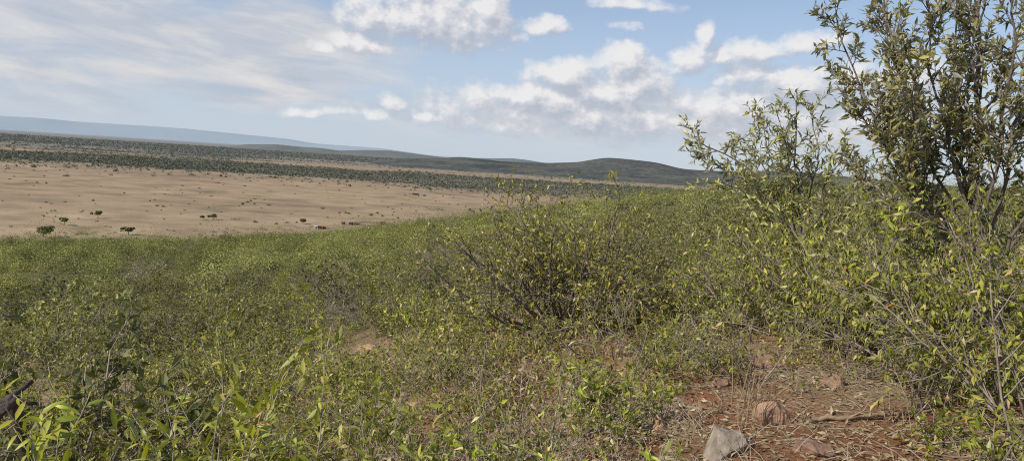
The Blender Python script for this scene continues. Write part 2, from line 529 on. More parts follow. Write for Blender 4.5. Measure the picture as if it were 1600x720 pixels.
# ================================================================== HILLS
def hills(name, label, sil, dist, depth, col_lo, col_hi, seed, patch, lump=.08, fine=.55):
    """a range whose crest passes behind the given skyline, dist metres away"""
    az0 = []; top = []
    for px, py in sil:
        v = ray(px, py); az0.append(math.atan2(v[0], v[1])); top.append(v[2] / math.hypot(v[0], v[1]) * dist + EYE[2])
    a = np.linspace(az0[0], az0[-1], 420)
    H = np.interp(a, az0, top)
    k = np.ones(9) / 9
    Hs = np.convolve(np.pad(H, 4, mode='edge'), k, 'valid')
    e = np.minimum(1, np.minimum(np.arange(420), np.arange(420)[::-1]) / 14.0)
    nd = 60
    t = np.linspace(-1, 1, nd)
    A, T = np.meshgrid(a, t)
    prof = np.where(T < 0, sstep(-1, 0, T) ** 1.1, 1 - .9 * sstep(0, 1, T))
    D = dist + depth * T
    X = D * np.sin(A); Y = D * np.cos(A)
    h = np.tile(Hs * (.3 + .7 * e), (nd, 1))
    n = fbm(X / (depth * .5), Y / (depth * .5), seed, 4)
    Z = h * prof * (1 + lump * 3 * n * (1 - prof)) - 3
    V = np.c_[X.ravel(), Y.ravel(), Z.ravel()]
    i = np.arange(nd - 1)[:, None] * 420; j = np.arange(419)[None, :]
    F = np.stack([i + j, i + j + 1, i + 421 + j, i + 420 + j], -1).reshape(-1, 4)
    m, nt, out = mat(name + '_cover')
    pos = N(nt, 'ShaderNodeNewGeometry')
    n1 = N(nt, 'ShaderNodeTexNoise', inp={'Scale': patch, 'Detail': 9.0, 'Roughness': .7})
    nt.links.new(pos.outputs['Position'], n1.inputs['Vector'])
    c = ramp(nt, n1.outputs[0], [(.38, col_lo), (.62, col_hi)])  # both colours already hold the haze of their distance
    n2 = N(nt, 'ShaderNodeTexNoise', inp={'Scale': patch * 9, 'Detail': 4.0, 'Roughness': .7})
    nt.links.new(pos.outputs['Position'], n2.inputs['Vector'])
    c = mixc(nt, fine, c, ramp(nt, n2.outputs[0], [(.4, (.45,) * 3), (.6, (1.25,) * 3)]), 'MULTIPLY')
    p = N(nt, 'ShaderNodeBsdfDiffuse')
    nt.links.new(c, p.inputs[0]); nt.links.new(p.outputs[0], out.inputs[0])
    return tag(obj(name, new_mesh(name, V, [F], m, True)), label=label, kind='structure')


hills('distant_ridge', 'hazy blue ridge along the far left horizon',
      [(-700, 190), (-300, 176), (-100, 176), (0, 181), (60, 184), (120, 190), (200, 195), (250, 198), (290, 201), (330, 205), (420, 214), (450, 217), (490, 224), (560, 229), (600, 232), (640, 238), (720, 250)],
      24000, 3000, (.30, .365, .43), (.315, .38, .445), 51, .0006, .02, .03)  # pale blue is haze put into the base colour
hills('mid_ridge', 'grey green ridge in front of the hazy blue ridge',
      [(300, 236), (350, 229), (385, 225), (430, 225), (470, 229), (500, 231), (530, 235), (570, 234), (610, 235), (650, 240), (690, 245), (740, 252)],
      9000, 900, (.14, .16, .165), (.175, .19, .185), 52, .003, .08, .2)  # greyed by painted haze
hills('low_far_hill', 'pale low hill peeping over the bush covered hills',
      [(640, 252), (720, 246), (770, 247), (800, 247), (820, 249), (845, 253), (900, 262)], 8000, 700, (.14, .175, .195), (.18, .215, .22), 55, .003, .08, .2)  # bluish with painted haze
hills('bush_hill', 'bush covered hills with cloud shade in their dark colour on the horizon at the centre',
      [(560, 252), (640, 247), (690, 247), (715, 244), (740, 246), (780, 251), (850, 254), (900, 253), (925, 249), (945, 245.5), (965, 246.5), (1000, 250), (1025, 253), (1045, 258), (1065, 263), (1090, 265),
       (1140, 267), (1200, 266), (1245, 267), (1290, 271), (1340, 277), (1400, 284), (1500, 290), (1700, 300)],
      4600, 1300, (.066, .077, .084), (.135, .142, .128), 53, .0045, .22, .55)  # dark tone holds cloud shadow besides the bush; blue tinge is painted haze

# ================================================================== SKY
SUN_EL, SUN_AZ = radians(36), radians(-124)        # azimuth from +Y towards +X: left, slightly behind
sun_dir = np.array([sin(SUN_AZ) * cos(SUN_EL), cos(SUN_AZ) * cos(SUN_EL), sin(SUN_EL)])
CLOUDS = [  # photo px: x, y, half width, half height, weight, tilt
    (690, 42, 115, 52, 1.0), (640, 20, 50, 42, .9), (760, 25, 45, 42, .9), (572, 32, 36, 30, .85), (560, 72, 42, 17, .9), (500, 80, 26, 9, .75),
    (855, 42, 34, 15, .8), (985, 6, 70, 12, .6), (972, 42, 24, 11, .6),
    (965, 108, 45, 34, 1.0), (885, 122, 62, 26, 1.0), (835, 155, 75, 22, .95), (950, 150, 85, 26, 1.0), (1012, 130, 38, 32, .95), (920, 178, 190, 26, .75),
    (1080, 96, 30, 28, .85), (1110, 62, 13, 22, .75), (1150, 92, 50, 16, .75), (1258, 72, 52, 18, .85), (1185, 86, 46, 20, .8),
    (1160, 122, 44, 20, .85), (1225, 136, 66, 26, .85), (1150, 168, 150, 26, .7), (1380, 130, 120, 32, .6),
    (620, 164, 17, 15, .8), (505, 175, 62, 8, .56), (602, 181, 28, 10, .66), (682, 182, 36, 10, .6), (740, 162, 28, 20, .7),
    (1000, 186, 310, 40, .62), (790, 196, 130, 18, .5), (1290, 180, 180, 46, .6), (1012, 202, 34, 13, .65),
]

STRATUS = [(-250, 40, 330, 75, .9), (60, 18, 260, 40, .9), (300, 55, 240, 45, 1.0), (440, 45, 95, 36, 1.0), (200, 40, 230, 34, .95), (400, 105, 170, 34, .9), (330, 130, 170, 26, .7), (60, 88, 200, 15, .8), (240, 112, 190, 13, .8), (480, 100, 80, 40, .7), (930, 192, 330, 30, .62), (1250, 190, 220, 42, .7)]


def build_world():
    w = bpy.data.worlds.new('World'); scn.world = w; w.use_nodes = True
    nt = w.node_tree; nt.nodes.clear()
    def density(name, blobs_, warp, nz, flat):
        ng = bpy.data.node_groups.new(name, 'ShaderNodeTree')
        ng.interface.new_socket('Vector', in_out='INPUT', socket_type='NodeSocketVector')
        ng.interface.new_socket('Density', in_out='OUTPUT', socket_type='NodeSocketFloat')
        gi = ng.nodes.new('NodeGroupInput'); go = ng.nodes.new('NodeGroupOutput')
        def vm(op, a, b):
            m = ng.nodes.new('ShaderNodeVectorMath'); m.operation = op
            for i, v in enumerate((a, b)):
                if hasattr(v, 'is_linked'): ng.links.new(v, m.inputs[i])
                else: m.inputs[i].default_value = v
            return m
        def noise(sc, det, ro, src):
            n = N(ng, 'ShaderNodeTexNoise', inp={'Scale': sc, 'Detail': float(det), 'Roughness': ro})
            ng.links.new(src, n.inputs['Vector']); return n
        wn = noise(9, 4, .6, gi.outputs[0])
        wv = vm('MULTIPLY', vm('SUBTRACT', wn.outputs['Color'], (.5, .5, .5)).outputs[0], warp).outputs[0]
        vv = vm('ADD', gi.outputs[0], wv).outputs[0]
        acc = None
        for px, py, rx, ry, wt in blobs_:
            v = ray(px, py)
            a = math.atan2(v[0], v[1]); e = math.asin(v[2])
            q = vm('SUBTRACT', vv, (a, e, 0)).outputs[0]
            q = vm('MULTIPLY', q, (FPX / (rx * 1.15), FPX / (ry * 1.15), 0)).outputs[0]
            sp = ng.nodes.new('ShaderNodeSeparateXYZ'); ng.links.new(q, sp.inputs[0])
            dy = math_(ng, 'MAXIMUM', sp.outputs[1], math_(ng, 'MULTIPLY', sp.outputs[1], -flat))
            r2 = math_(ng, 'MULTIPLY_ADD', sp.outputs[0], sp.outputs[0])
            ng.links.new(math_(ng, 'MULTIPLY', dy, dy), r2.node.inputs[2])
            g = math_(ng, 'MULTIPLY_ADD', r2, -wt * .75); g.node.inputs[2].default_value = wt
            if acc is None: acc = g
            else:
                acc = math_(ng, 'SMOOTH_MAX', acc, g); acc.node.inputs[2].default_value = .12
        acc = math_(ng, 'MAXIMUM', acc, -.5)
        for sc, det, ro, amp, st in nz:
            src = vm('MULTIPLY', gi.outputs[0], st).outputs[0]
            k = math_(ng, 'MULTIPLY_ADD', math_(ng, 'SUBTRACT', noise(sc, det, ro, src).outputs[0], .5), amp)
            ng.links.new(acc, k.node.inputs[2]); acc = k
        ng.links.new(acc, go.inputs[0])
        return ng

    ng = density('cumulus', CLOUDS, (.06, .04, 0), [(24, 8, .60, 1.9, (1, 1.25, 1)), (70, 5, .6, .5, (1, 1, 1))], 1.45)
    ns = density('stratus', STRATUS, (.08, .03, 0), [(9, 7, .6, 1.7, (1, 3.2, 1)), (40, 5, .6, .35, (1, 2, 1))], 1.0)

    tc = N(nt, 'ShaderNodeTexCoord')
    nrm = N(nt, 'ShaderNodeVectorMath', operation='NORMALIZE'); nt.links.new(tc.outputs['Generated'], nrm.inputs[0])
    sp = N(nt, 'ShaderNodeSeparateXYZ'); nt.links.new(nrm.outputs[0], sp.inputs[0])
    az = math_(nt, 'ARCTAN2', sp.outputs[0], sp.outputs[1]); el = math_(nt, 'ARCSINE', sp.outputs[2])
    cb = N(nt, 'ShaderNodeCombineXYZ'); nt.links.new(az, cb.inputs[0]); nt.links.new(el, cb.inputs[1])
    g1 = N(nt, 'ShaderNodeGroup', node_tree=ng); nt.links.new(cb.outputs[0], g1.inputs[0])
    of = N(nt, 'ShaderNodeVectorMath', operation='ADD'); nt.links.new(cb.outputs[0], of.inputs[0]); of.inputs[1].default_value = (-.010, .014, 0)
    g2 = N(nt, 'ShaderNodeGroup', node_tree=ng); nt.links.new(of.outputs[0], g2.inputs[0])
    dens = N(nt, 'ShaderNodeMapRange', interpolation_type='SMOOTHSTEP', inp={1: -.03, 2: .80}); nt.links.new(g1.outputs[0], dens.inputs[0])
    lit = math_(nt, 'MULTIPLY_ADD', math_(nt, 'SUBTRACT', g1.outputs[0], g2.outputs[0]), 1.35); lit.node.inputs[2].default_value = .44
    # wide soft shading of the thick parts
    ccol = ramp(nt, lit, [(.0, (.46, .50, .58)), (.35, (.58, .60, .66)), (.6, (.70, .70, .74)), (.95, (.86, .845, .84))])
    # sky
    sky = N(nt, 'ShaderNodeTexSky', sky_type='NISHITA', sun_disc=False, sun_elevation=SUN_EL, sun_rotation=SUN_AZ, altitude=1600.0, air_density=1.0, dust_density=.7, ozone_density=2.2)
    bg = N(nt, 'ShaderNodeBackground', inp={1: .125}); nt.links.new(sky.outputs[0], bg.inputs[0])
    bc = N(nt, 'ShaderNodeBackground', inp={1: 1.0}); nt.links.new(ccol, bc.inputs[0])
    # thin veil of high cloud, thicker low down and to the left
    hz = N(nt, 'ShaderNodeMapRange', interpolation_type='SMOOTHSTEP', inp={1: .30, 2: -.02, 3: .24, 4: .88}); nt.links.new(el, hz.inputs[0])
    lf = N(nt, 'ShaderNodeMapRange', interpolation_type='SMOOTHSTEP', inp={1: -.12, 2: -.5, 3: 0.0, 4: .45}); nt.links.new(az, lf.inputs[0])
    veil = math_(nt, 'MAXIMUM', hz.outputs[0], lf.outputs[0])
    bv = N(nt, 'ShaderNodeBackground', inp={0: (.515, .59, .70, 1), 1: 1.0})
    mv = N(nt, 'ShaderNodeMixShader'); nt.links.new(veil, mv.inputs[0]); nt.links.new(bg.outputs[0], mv.inputs[1]); nt.links.new(bv.outputs[0], mv.inputs[2])
    gs = N(nt, 'ShaderNodeGroup', node_tree=ns)
    rot = N(nt, 'ShaderNodeVectorRotate', rotation_type='Z_AXIS', inp={'Angle': radians(4)}); nt.links.new(cb.outputs[0], rot.inputs['Vector'])
    nt.links.new(cb.outputs[0], gs.inputs[0])
    ds = N(nt, 'ShaderNodeMapRange', interpolation_type='SMOOTHSTEP', inp={1: -.25, 2: .95, 4: .95}); nt.links.new(gs.outputs[0], ds.inputs[0])
    sn = N(nt, 'ShaderNodeTexNoise', inp={'Scale': 7.0, 'Detail': 7.0, 'Roughness': .58, 'Distortion': .4})
    sv = N(nt, 'ShaderNodeVectorMath', operation='MULTIPLY'); nt.links.new(rot.outputs[0], sv.inputs[0]); sv.inputs[1].default_value = (1, 4.5, 1)
    nt.links.new(sv.outputs[0], sn.inputs['Vector'])
    scol = ramp(nt, sn.outputs[0], [(.30, (.44, .51, .61)), (.46, (.54, .58, .65)), (.56, (.66, .66, .68)), (.70, (.76, .745, .73))])
    bs = N(nt, 'ShaderNodeBackground', inp={1: 1.0}); nt.links.new(scol, bs.inputs[0])
    ms = N(nt, 'ShaderNodeMixShader'); nt.links.new(ds.outputs[0], ms.inputs[0]); nt.links.new(mv.outputs[0], ms.inputs[1]); nt.links.new(bs.outputs[0], ms.inputs[2])
    mv = ms
    mx = N(nt, 'ShaderNodeMixShader'); nt.links.new(math_(nt, 'MULTIPLY', dens.outputs[0], .93), mx.inputs[0])
    nt.links.new(mv.outputs[0], mx.inputs[1]); nt.links.new(bc.outputs[0], mx.inputs[2])
    out = N(nt, 'ShaderNodeOutputWorld'); nt.links.new(mx.outputs[0], out.inputs[0])


build_world()
ld = bpy.data.lights.new('sun', 'SUN'); ld.energy = 5.0; ld.angle = radians(.55); ld.color = (1, .91, .77)
so = bpy.data.objects.new('sun', ld); COL.objects.link(so)
from mathutils import Vector, Matrix
so.rotation_euler = Vector(sun_dir).to_track_quat('Z', 'Y').to_euler()
so.location = (0, 0, 120)

# ================================================================== CAMERA
cd = bpy.data.cameras.new('camera'); cd.sensor_width = 36; cd.lens = 36 * FPX / 1600
cd.clip_start = .05; cd.clip_end = 200000
co = bpy.data.objects.new('camera', cd); COL.objects.link(co)
Mx = Matrix(((R_[0], U_[0], -_f[0], EYE[0]), (R_[1], U_[1], -_f[1], EYE[1]), (R_[2], U_[2], -_f[2], EYE[2]), (0, 0, 0, 1)))
co.matrix_world = Mx
scn.camera = co

# ================================================================== FAR BUSH (uncountable)
def blobs(P, rad, hgt, nq, rng, size, wr=.7, tint=None):
    """leafy mounds: P (n,3) bases; nq leaf clumps each -> verts, tris, tint"""
    n = len(P)
    u = rng.normal(0, 1, (n, nq, 3)); u /= np.linalg.norm(u, axis=2, keepdims=True)
    u[:, :, 2] = np.abs(u[:, :, 2])
    rr = rng.uniform(.45, 1.0, (n, nq, 1)) ** .6
    lump = 1 + .25 * np.sin(u[:, :, :1] * 5 + rng.uniform(0, 6, (n, 1, 1))) * np.cos(u[:, :, 1:2] * 4 + rng.uniform(0, 6, (n, 1, 1)))
    S = np.stack([rad, rad, hgt], -1)[:, None, :]
    C = P[:, None, :] + u * rr * lump * S
    D = rng.normal(0, 1, (n, nq, 3)); D -= (D * u).sum(2, keepdims=True) * u * .75; D[:, :, 2] -= .2; D /= np.linalg.norm(D, axis=2, keepdims=True)
    L = (np.repeat(size[:, None], nq, 1) * rng.uniform(.6, 1.4, (n, nq))).ravel()
    C = C.reshape(-1, 3); D = D.reshape(-1, 3)
    up = u.reshape(-1, 3) + rng.normal(0, .32, (n * nq, 3))
    V, F = leaves(C - D * L[:, None] * .5, D, L, wr, rng, LEAF_LOW, up=up)
    tint = np.repeat(rng.random(n) if tint is None else tint, nq * 4)
    return V, F, tint


def join(parts):
    V = []; F = []; T = []; o = 0
    for v, f, t in parts:
        V.append(v); F.append(f + o); T.append(t); o += len(v)
    return np.concatenate(V), np.concatenate(F), np.concatenate(T)


rng = np.random.default_rng(5)
# thicket over the rest of the slope, beyond the counted shrubs
DN = 52.0
parts_g = []; parts_d = []
for lo, hi, dens, nq, sz in ((DN, 110, .22, 560, .10), (110, 190, .13, 420, .145), (190, 320, .085, 280, .20), (320, 620, .055, 190, .26)):
    n = int(.5 * radians(96) * (hi * hi - lo * lo) * dens)
    a = rng.uniform(radians(-48), radians(48), n); d = np.sqrt(rng.uniform(lo * lo, hi * hi, n))
    x, y = d * np.sin(a), d * np.cos(a)
    clump = fbm(x / 30, y / 30, 61, 3)
    edge = hillw(x, y)
    keep = (edge > rng.uniform(.0, .9, n) ** 1.5 - .012) & (rng.random(n) < .75 + .5 * clump) & (d < np.interp(np.degrees(a), AZ, DCR) + 60)
    x, y = x[keep], y[keep]; n = len(x)
    P = np.c_[x, y, ground(x, y) - .1]
    rad = rng.uniform(.7, 1.1, n) * (1 + 1.9 * rng.random(n) ** 2) * (1 + .4 * (hi > 190)); hg = rad * rng.uniform(.7, 1.15, n)
    big = rng.random(n) < .07
    rad = np.where(big, rad * 1.5 + .6, rad); hg = np.where(big, hg * 1.35 + .9, hg)
    lum = fbm(x / 17, y / 17, 66, 3)
    hg = hg * np.clip(1 + 1.1 * lum, .5, 1.9); rad = rad * np.clip(1 + .5 * lum, .7, 1.4)
    tn = np.clip(.48 - .9 * fbm(x / 11, y / 11, 67, 3) + rng.normal(0, .13, n), .01, .98)
    dark = rng.random(n) < np.clip(2.2 * fbm(x / 14 + 40, y / 14, 68, 2) - .3, 0, .85) + (.03 + .16 * (hi > 300) + .06 * (hi > 180))
    for sel, lst in ((~dark, parts_g), (dark, parts_d)):
        if sel.sum(): lst.append(blobs(P[sel], rad[sel], hg[sel], nq, rng, np.full(sel.sum(), sz), tint=tn[sel]))
# stragglers that break the edge of the thicket against the grass
n = 5200
a = rng.uniform(radians(-46), radians(2), n); d = np.sqrt(rng.uniform(300 ** 2, 760 ** 2, n))
x, y = d * np.sin(a), d * np.cos(a)
keep = (hillw(x, y) < .6) & (ground(x * .84, y * .84) > 3.2) & (rng.random(n) < np.where(ground(x * .95, y * .95) > 3.0, .62, .16))
x, y = x[keep], y[keep]; n = len(x)
P = np.c_[x, y, ground(x, y) - .1]; rad = rng.uniform(.8, 3.0, n); hg = rad * rng.uniform(.7, 1.1, n)
h2 = rng.random(n) < .45
for sel, lst in ((~h2, parts_g), (h2, parts_d)): lst.append(blobs(P[sel], rad[sel], hg[sel], 150, rng, np.full(sel.sum(), .28)))
V, F, T = join(parts_g)
tag(obj('thicket', new_mesh('thicket', V, [F], L_thick, False, {'tint': T})), 'unbroken olive green thicket covering the far hillside', 'thicket', kind='stuff')
V, F, T = join(parts_d)
tag(obj('dark_thicket', new_mesh('dark_thicket', V, [F], L_dark, False, {'tint': T})), 'darker bushes sprinkled through the far thicket', 'thicket', kind='stuff')

# bush belt across the plain
n = 170000
a = rng.uniform(radians(-42), radians(30), n); d = 1350 * (8800 / 1350) ** rng.random(n)
x, y = d * np.sin(a), d * np.cos(a)
keep = (rng.random(n) < belt_d(x, y) ** 1.4 * .9 + .010)
x, y, d = x[keep], y[keep], d[keep]; n = len(x)
P = np.c_[x, y, ground(x, y)]
s = np.clip(1.9 * np.exp(rng.normal(0, .45, n)), .8, 5.5) * (1 + d / 9000)
for nm, sel, mt_, lb in (('bush_belt', d < 2750, L_far, 'dark grey green belt of bush across the plain'), ('distant_bushland', d >= 2750, L_far_haze, 'hazy blue grey bush country beyond the bush belt')):
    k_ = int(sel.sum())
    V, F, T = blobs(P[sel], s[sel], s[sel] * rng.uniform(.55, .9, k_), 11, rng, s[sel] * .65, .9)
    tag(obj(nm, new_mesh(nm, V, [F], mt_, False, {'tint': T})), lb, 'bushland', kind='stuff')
print('belt', n)

# ================================================================== SLOPE SHRUBS (individuals)
variants = []
C_SL = var(C_BUSH, nstem=9, L=1.25, elev=(25, 85), seg=[5, 4, 3], kids=[6, 5], r=.016, sides=3, gap=.030, leaf=.085, w=.5, lm=L_slope, rmin=.004, tpl=LEAF_LOW, lmix=(.4, .7, -.1), lr=[.5, .5], base=.2, ang=[(30, 75), (25, 75)])
SPEC = [(C_SL, 'olive green leafy shrub in the thicket on the near slope', 'olive shrubs of the thicket on the near slope', 6),
        (var(C_SL, lm=L_mid, nstem=10, L=1.1, elev=(15, 80)), 'low yellow green shrub in the thicket on the near slope', 'yellow green shrubs of the near slope', 3),
        (var(C_SL, lm=L_dark, L=1.15, gap=.025), 'dark green shrub in the thicket on the near slope', 'dark green shrubs of the near slope', 1.4),
        (var(C_SL, lm=L_grey, keep=.35, gap=.05, bark=M_bark_grey, kids=[8, 7], leaf=.06), 'bare grey twiggy shrub in the thicket on the near slope', 'bare grey shrubs of the near slope', 1.1)]
meshes = []
for i, (c, lab, grp, k) in enumerate(SPEC):
    meshes.append([plant_meshes(100 + 10 * i + q, c) for q in range(min(int(k), 3))])
NSL = 300
cand = []
tries = 0
pts = np.zeros((0, 2))
while len(cand) < NSL and tries < 20000:
    tries += 1
    a = rng.uniform(radians(-40), radians(38)); d = math.sqrt(rng.uniform(13.5 ** 2, DN ** 2))
    if d < 17 and a > radians(-4): continue
    x, y = d * sin(a), d * cos(a)
    if len(pts) and np.min(np.hypot(pts[:, 0] - x, pts[:, 1] - y)) < .75 + d * .017: continue
    # a bare reddish opening and clear view past the central shrub
    if abs(a + radians(11.5)) < radians(.8) and d < 19: continue
    pts = np.vstack([pts, [[x, y]]]); cand.append((x, y, d))
wts = np.array([s[3] for s in SPEC], float); wts /= wts.sum()
for x, y, d in cand:
    i = rng.choice(len(SPEC), p=wts)
    st, lf = meshes[i][rng.integers(len(meshes[i]))]
    o = thing('shrub', (x, y, float(ground(x, y)) - .05), SPEC[i][1], 'shrub', SPEC[i][2], rng.uniform(0, 6.28), rng.uniform(.6, 1.1) * (1.45 if rng.random() < .16 and d > 20 else 1) * (.75 if d < 18 else 1))
    obj('stems', st, o); obj('foliage', lf, o)
print('slope shrubs', len(cand), tries)

LM = [(225, 452, 85, 3, 'large bare grey bush on the left part of the slope below the smallest leafy ones'),
      (568, 388, 30, 3, 'small bare grey bush standing alone on the slope below the homestead huts'),
      (700, 362, 54, 3, 'bare grey bush on the crest left of the central twiggy shrub'),
      (296, 398, 34, 3, 'bare grey bush near the lower edge of the thicket left of the huts'),
      (660, 352, 30, 2, 'dark green bush at the edge of the thicket right of the huts'),
      (546, 412, 34, 2, 'dark green bush on the slope between the two bare grey bushes'),
      (428, 424, 34, 2, 'dark green round bush on the middle of the left slope'),
      (240, 410, 26, 2, 'dark green bush above the large bare grey bush'),
      (200, 407, 24, 2, 'small dark green bush above and left of the large bare grey bush'),
      (22, 388, 30, 2, 'dark green bush at the plain edge at the far left below the largest lone tree'),
      (100, 384, 22, 2, 'dark green bush at the plain edge right of the far left one'),
      (349, 376, 24, 2, 'dark green bush on the plain edge below the rounded tree'),
      (460, 535, 90, 2, 'dark bush standing in for a shaded hollow on the slope above the reddish tip stem'),  # dark leaf colour carries the shade of the hollow
      (852, 338, 20, 2, 'very dark small bush on the shoulder above the central twiggy shrub')]
for i, (px, py, w_, k_, lab) in enumerate(LM):
    p = hit(px, py); sc = np.linalg.norm(p - EYE) / FPX * w_ / 2.3
    st, lf = meshes[k_][0]
    o = thing('shrub', (p[0], p[1], p[2] - .05), lab, 'shrub', None, i * 1.3, sc)
    obj('stems', st, o); obj('foliage', lf, o)

# ================================================================== NEAR SHRUBS
M_bark_fan = simple_mat('bark_fan', (.165, .14, .12), .9, .4, 14, .5)
C_CENT = var(C_BUSH, bark=M_bark_fan, nstem=40, L=2.35, elev=(18, 70), trop=[.012, .0, -.02], seg=[8, 5, 3], kids=[10, 7], r=.032, leaf=.072, keep=.8, gap=.034, w=.38, lm=L_mid, base=.22, lr=[.42, .42])
make_plant('shrub', 201, C_CENT, on(885, 12.2), 'wide twiggy shrub with bare grey stems fanning out at the centre', 'shrub', rz=.3)

C_R = var(C_BUSH, nstem=16, L=2.0, elev=(8, 74), seg=[8, 5, 3], wob=[.13, .16, .2], kids=[8, 6], r=.022, leaf=.082, gap=.036, w=.36, lm=L_bright, lmix=(.4, .5, -.7), base=.15)
RIGHT = [(1150, 11.4, 'yellow green shrub between the central twiggy shrub and the slender open tree', .74),
         (1245, 10.8, 'bushy shrub with hanging leaves under the slender open tree', .80),
         (1330, 10.2, 'shrub with layered branches between the slender open tree and the tall tree', .84),
         (1415, 9.8, 'dense shrub with drooping bright leaves left of the tall tree trunk', .90),
         (1490, 8.8, 'spreading shrub with orange dead leaves in front of the tall tree', .86),
         (1585, 8.4, 'leafy shrub at the right edge directly below the tall tree', 1.0),
         (1655, 7.0, 'nearest bright green shrub cut by the right edge of the view', .85),
         (1060, 13.5, 'pale shrub behind and right of the central twiggy shrub', .62),
         (1560, 11.5, 'tall leafy shrub behind the trunk of the tall tree', .95),
         (1460, 12.5, 'shrub standing up the slope behind the layered shrub', .9)]
protoR = [plant_meshes(301 + i, var(C_R, lm=(L_bright if i != 1 else L_mid))) for i in range(3)]
for i, (px, d, lab, sc) in enumerate(RIGHT):
    st, lf = protoR[i % 3]
    o = thing('shrub', on(px, d), lab, 'shrub', 'shrubs round the foot of the tree', 1.7 * i, sc)
    obj('stems', st, o); obj('foliage', lf, o)

LEFT = [(-30, 7.6, 'dense olive shrub at the left edge just behind the dead branch', .75),
        (75, 9.2, 'olive shrub right of and behind the dead branch', .85),
        (110, 8.2, 'dark green shrub with shadow put in its leaf colour between the dead branch and the tallest sapling', 1.35),  # shade painted by dark leaves behind the dead branch
        (20, 11.5, 'grey green shrub up the slope behind the dead branch', .9),
        (190, 12.0, 'olive shrub with a dark hollow behind the tallest sapling', .9),
        (300, 12.5, 'low spreading shrub behind the forked tip sapling', .8),
        (400, 13.0, 'rounded shrub up the slope left of the bare opening', .8)]
protoL = [plant_meshes(331 + i, var(C_SL, leaf=.075, gap=.026, tpl=LEAF_MID, w=.4, lm=(L_slope, L_mid)[i])) for i in range(2)]
for i, (px, d, lab, sc) in enumerate(LEFT):
    st, lf = protoL[i % 2] if i != 2 else meshes[2][0]
    o = thing('shrub', on(px, d), lab, 'shrub', 'shrubs at the left side of the foreground', 2.1 * i, sc)
    obj('stems', st, o); obj('foliage', lf, o)

# the open branchy sapling tree left of the big tree
C_OPEN = var(C_BUSH, dirs=[(-.40, 0, 1, 3.2), (-.05, .2, 1, 3.4), (-.78, .1, .9, 3.3), (-1.0, -.1, .85, 3.4), (-.55, .25, 1, 3.0), (.12, 0, 1, 3.1), (.38, -.1, 1, 2.9), (-.66, -.3, 1, 3.1), (-.22, .1, 1, 3.1)], seg=[10, 6, 4], wob=[.13, .17, .2], trop=[-.012, .0, .0], kids=[13, 6], t0=[.50, .15],
             ang=[(25, 55), (20, 50)], lr=[.17, .42], r=.022, leaf=.095, leaf_lev=1, gap=.027, w=.30, lm=L_tree, lmix=(.55, .5, .1), tpl=LEAF_FINE, bark=M_bark_dark, rmin=.003, base=.03)
def limbs(base, dist, spec, seed, spread):
    """limbs of a tree: each runs through the listed points of the photo, drifting towards or away from the viewer"""
    g = np.random.default_rng(seed); out = []
    for r, drift, pp in spec:
        dz = np.linspace(0, 1, len(pp)) ** 1.2 * (drift + g.normal(0, .15)) * spread
        out.append((np.array([at_d(px, py, dist + k) - np.array(base) for (px, py), k in zip(pp, dz)]), r))
    return out

OB = on(1262, 11.6)
OP = limbs(OB, 11.6, [
    (.02, -.3, [(1262, 470), (1250, 400), (1225, 325), (1185, 272), (1130, 236), (1075, 212)]),
    (.016, .6, [(1262, 470), (1245, 390), (1210, 312), (1165, 282), (1118, 256), (1080, 241)]),
    (.018, .3, [(1262, 470), (1252, 390), (1222, 300), (1204, 240), (1186, 182)]),
    (.022, -.2, [(1262, 470), (1256, 380), (1243, 300), (1240, 228), (1252, 158)]),
    (.018, .7, [(1262, 470), (1264, 380), (1266, 300), (1280, 238), (1270, 172)]),
    (.018, -.6, [(1262, 470), (1272, 380), (1288, 310), (1302, 262), (1320, 232)]),
    (.016, .2, [(1262, 470), (1280, 390), (1310, 330), (1340, 292), (1352, 262)]),
    (.016, -.8, [(1262, 470), (1240, 390), (1200, 322), (1150, 292), (1108, 278)]),
    (.018, -.5, [(1262, 470), (1256, 370), (1234, 272), (1224, 205), (1212, 170)]),
    (.014, .9, [(1262, 470), (1240, 370), (1205, 280), (1170, 225), (1150, 205)])], 5, 1.0)
C_OPEN = var(C_OPEN, paths=OP, kids=[15, 6], t0=[.42, .1]); C_OPEN.pop('dirs')
make_plant('sapling', 401, C_OPEN, OB, 'slender open small tree with one long arching spray to the left', 'tree', parts=('trunk', 'crown'))

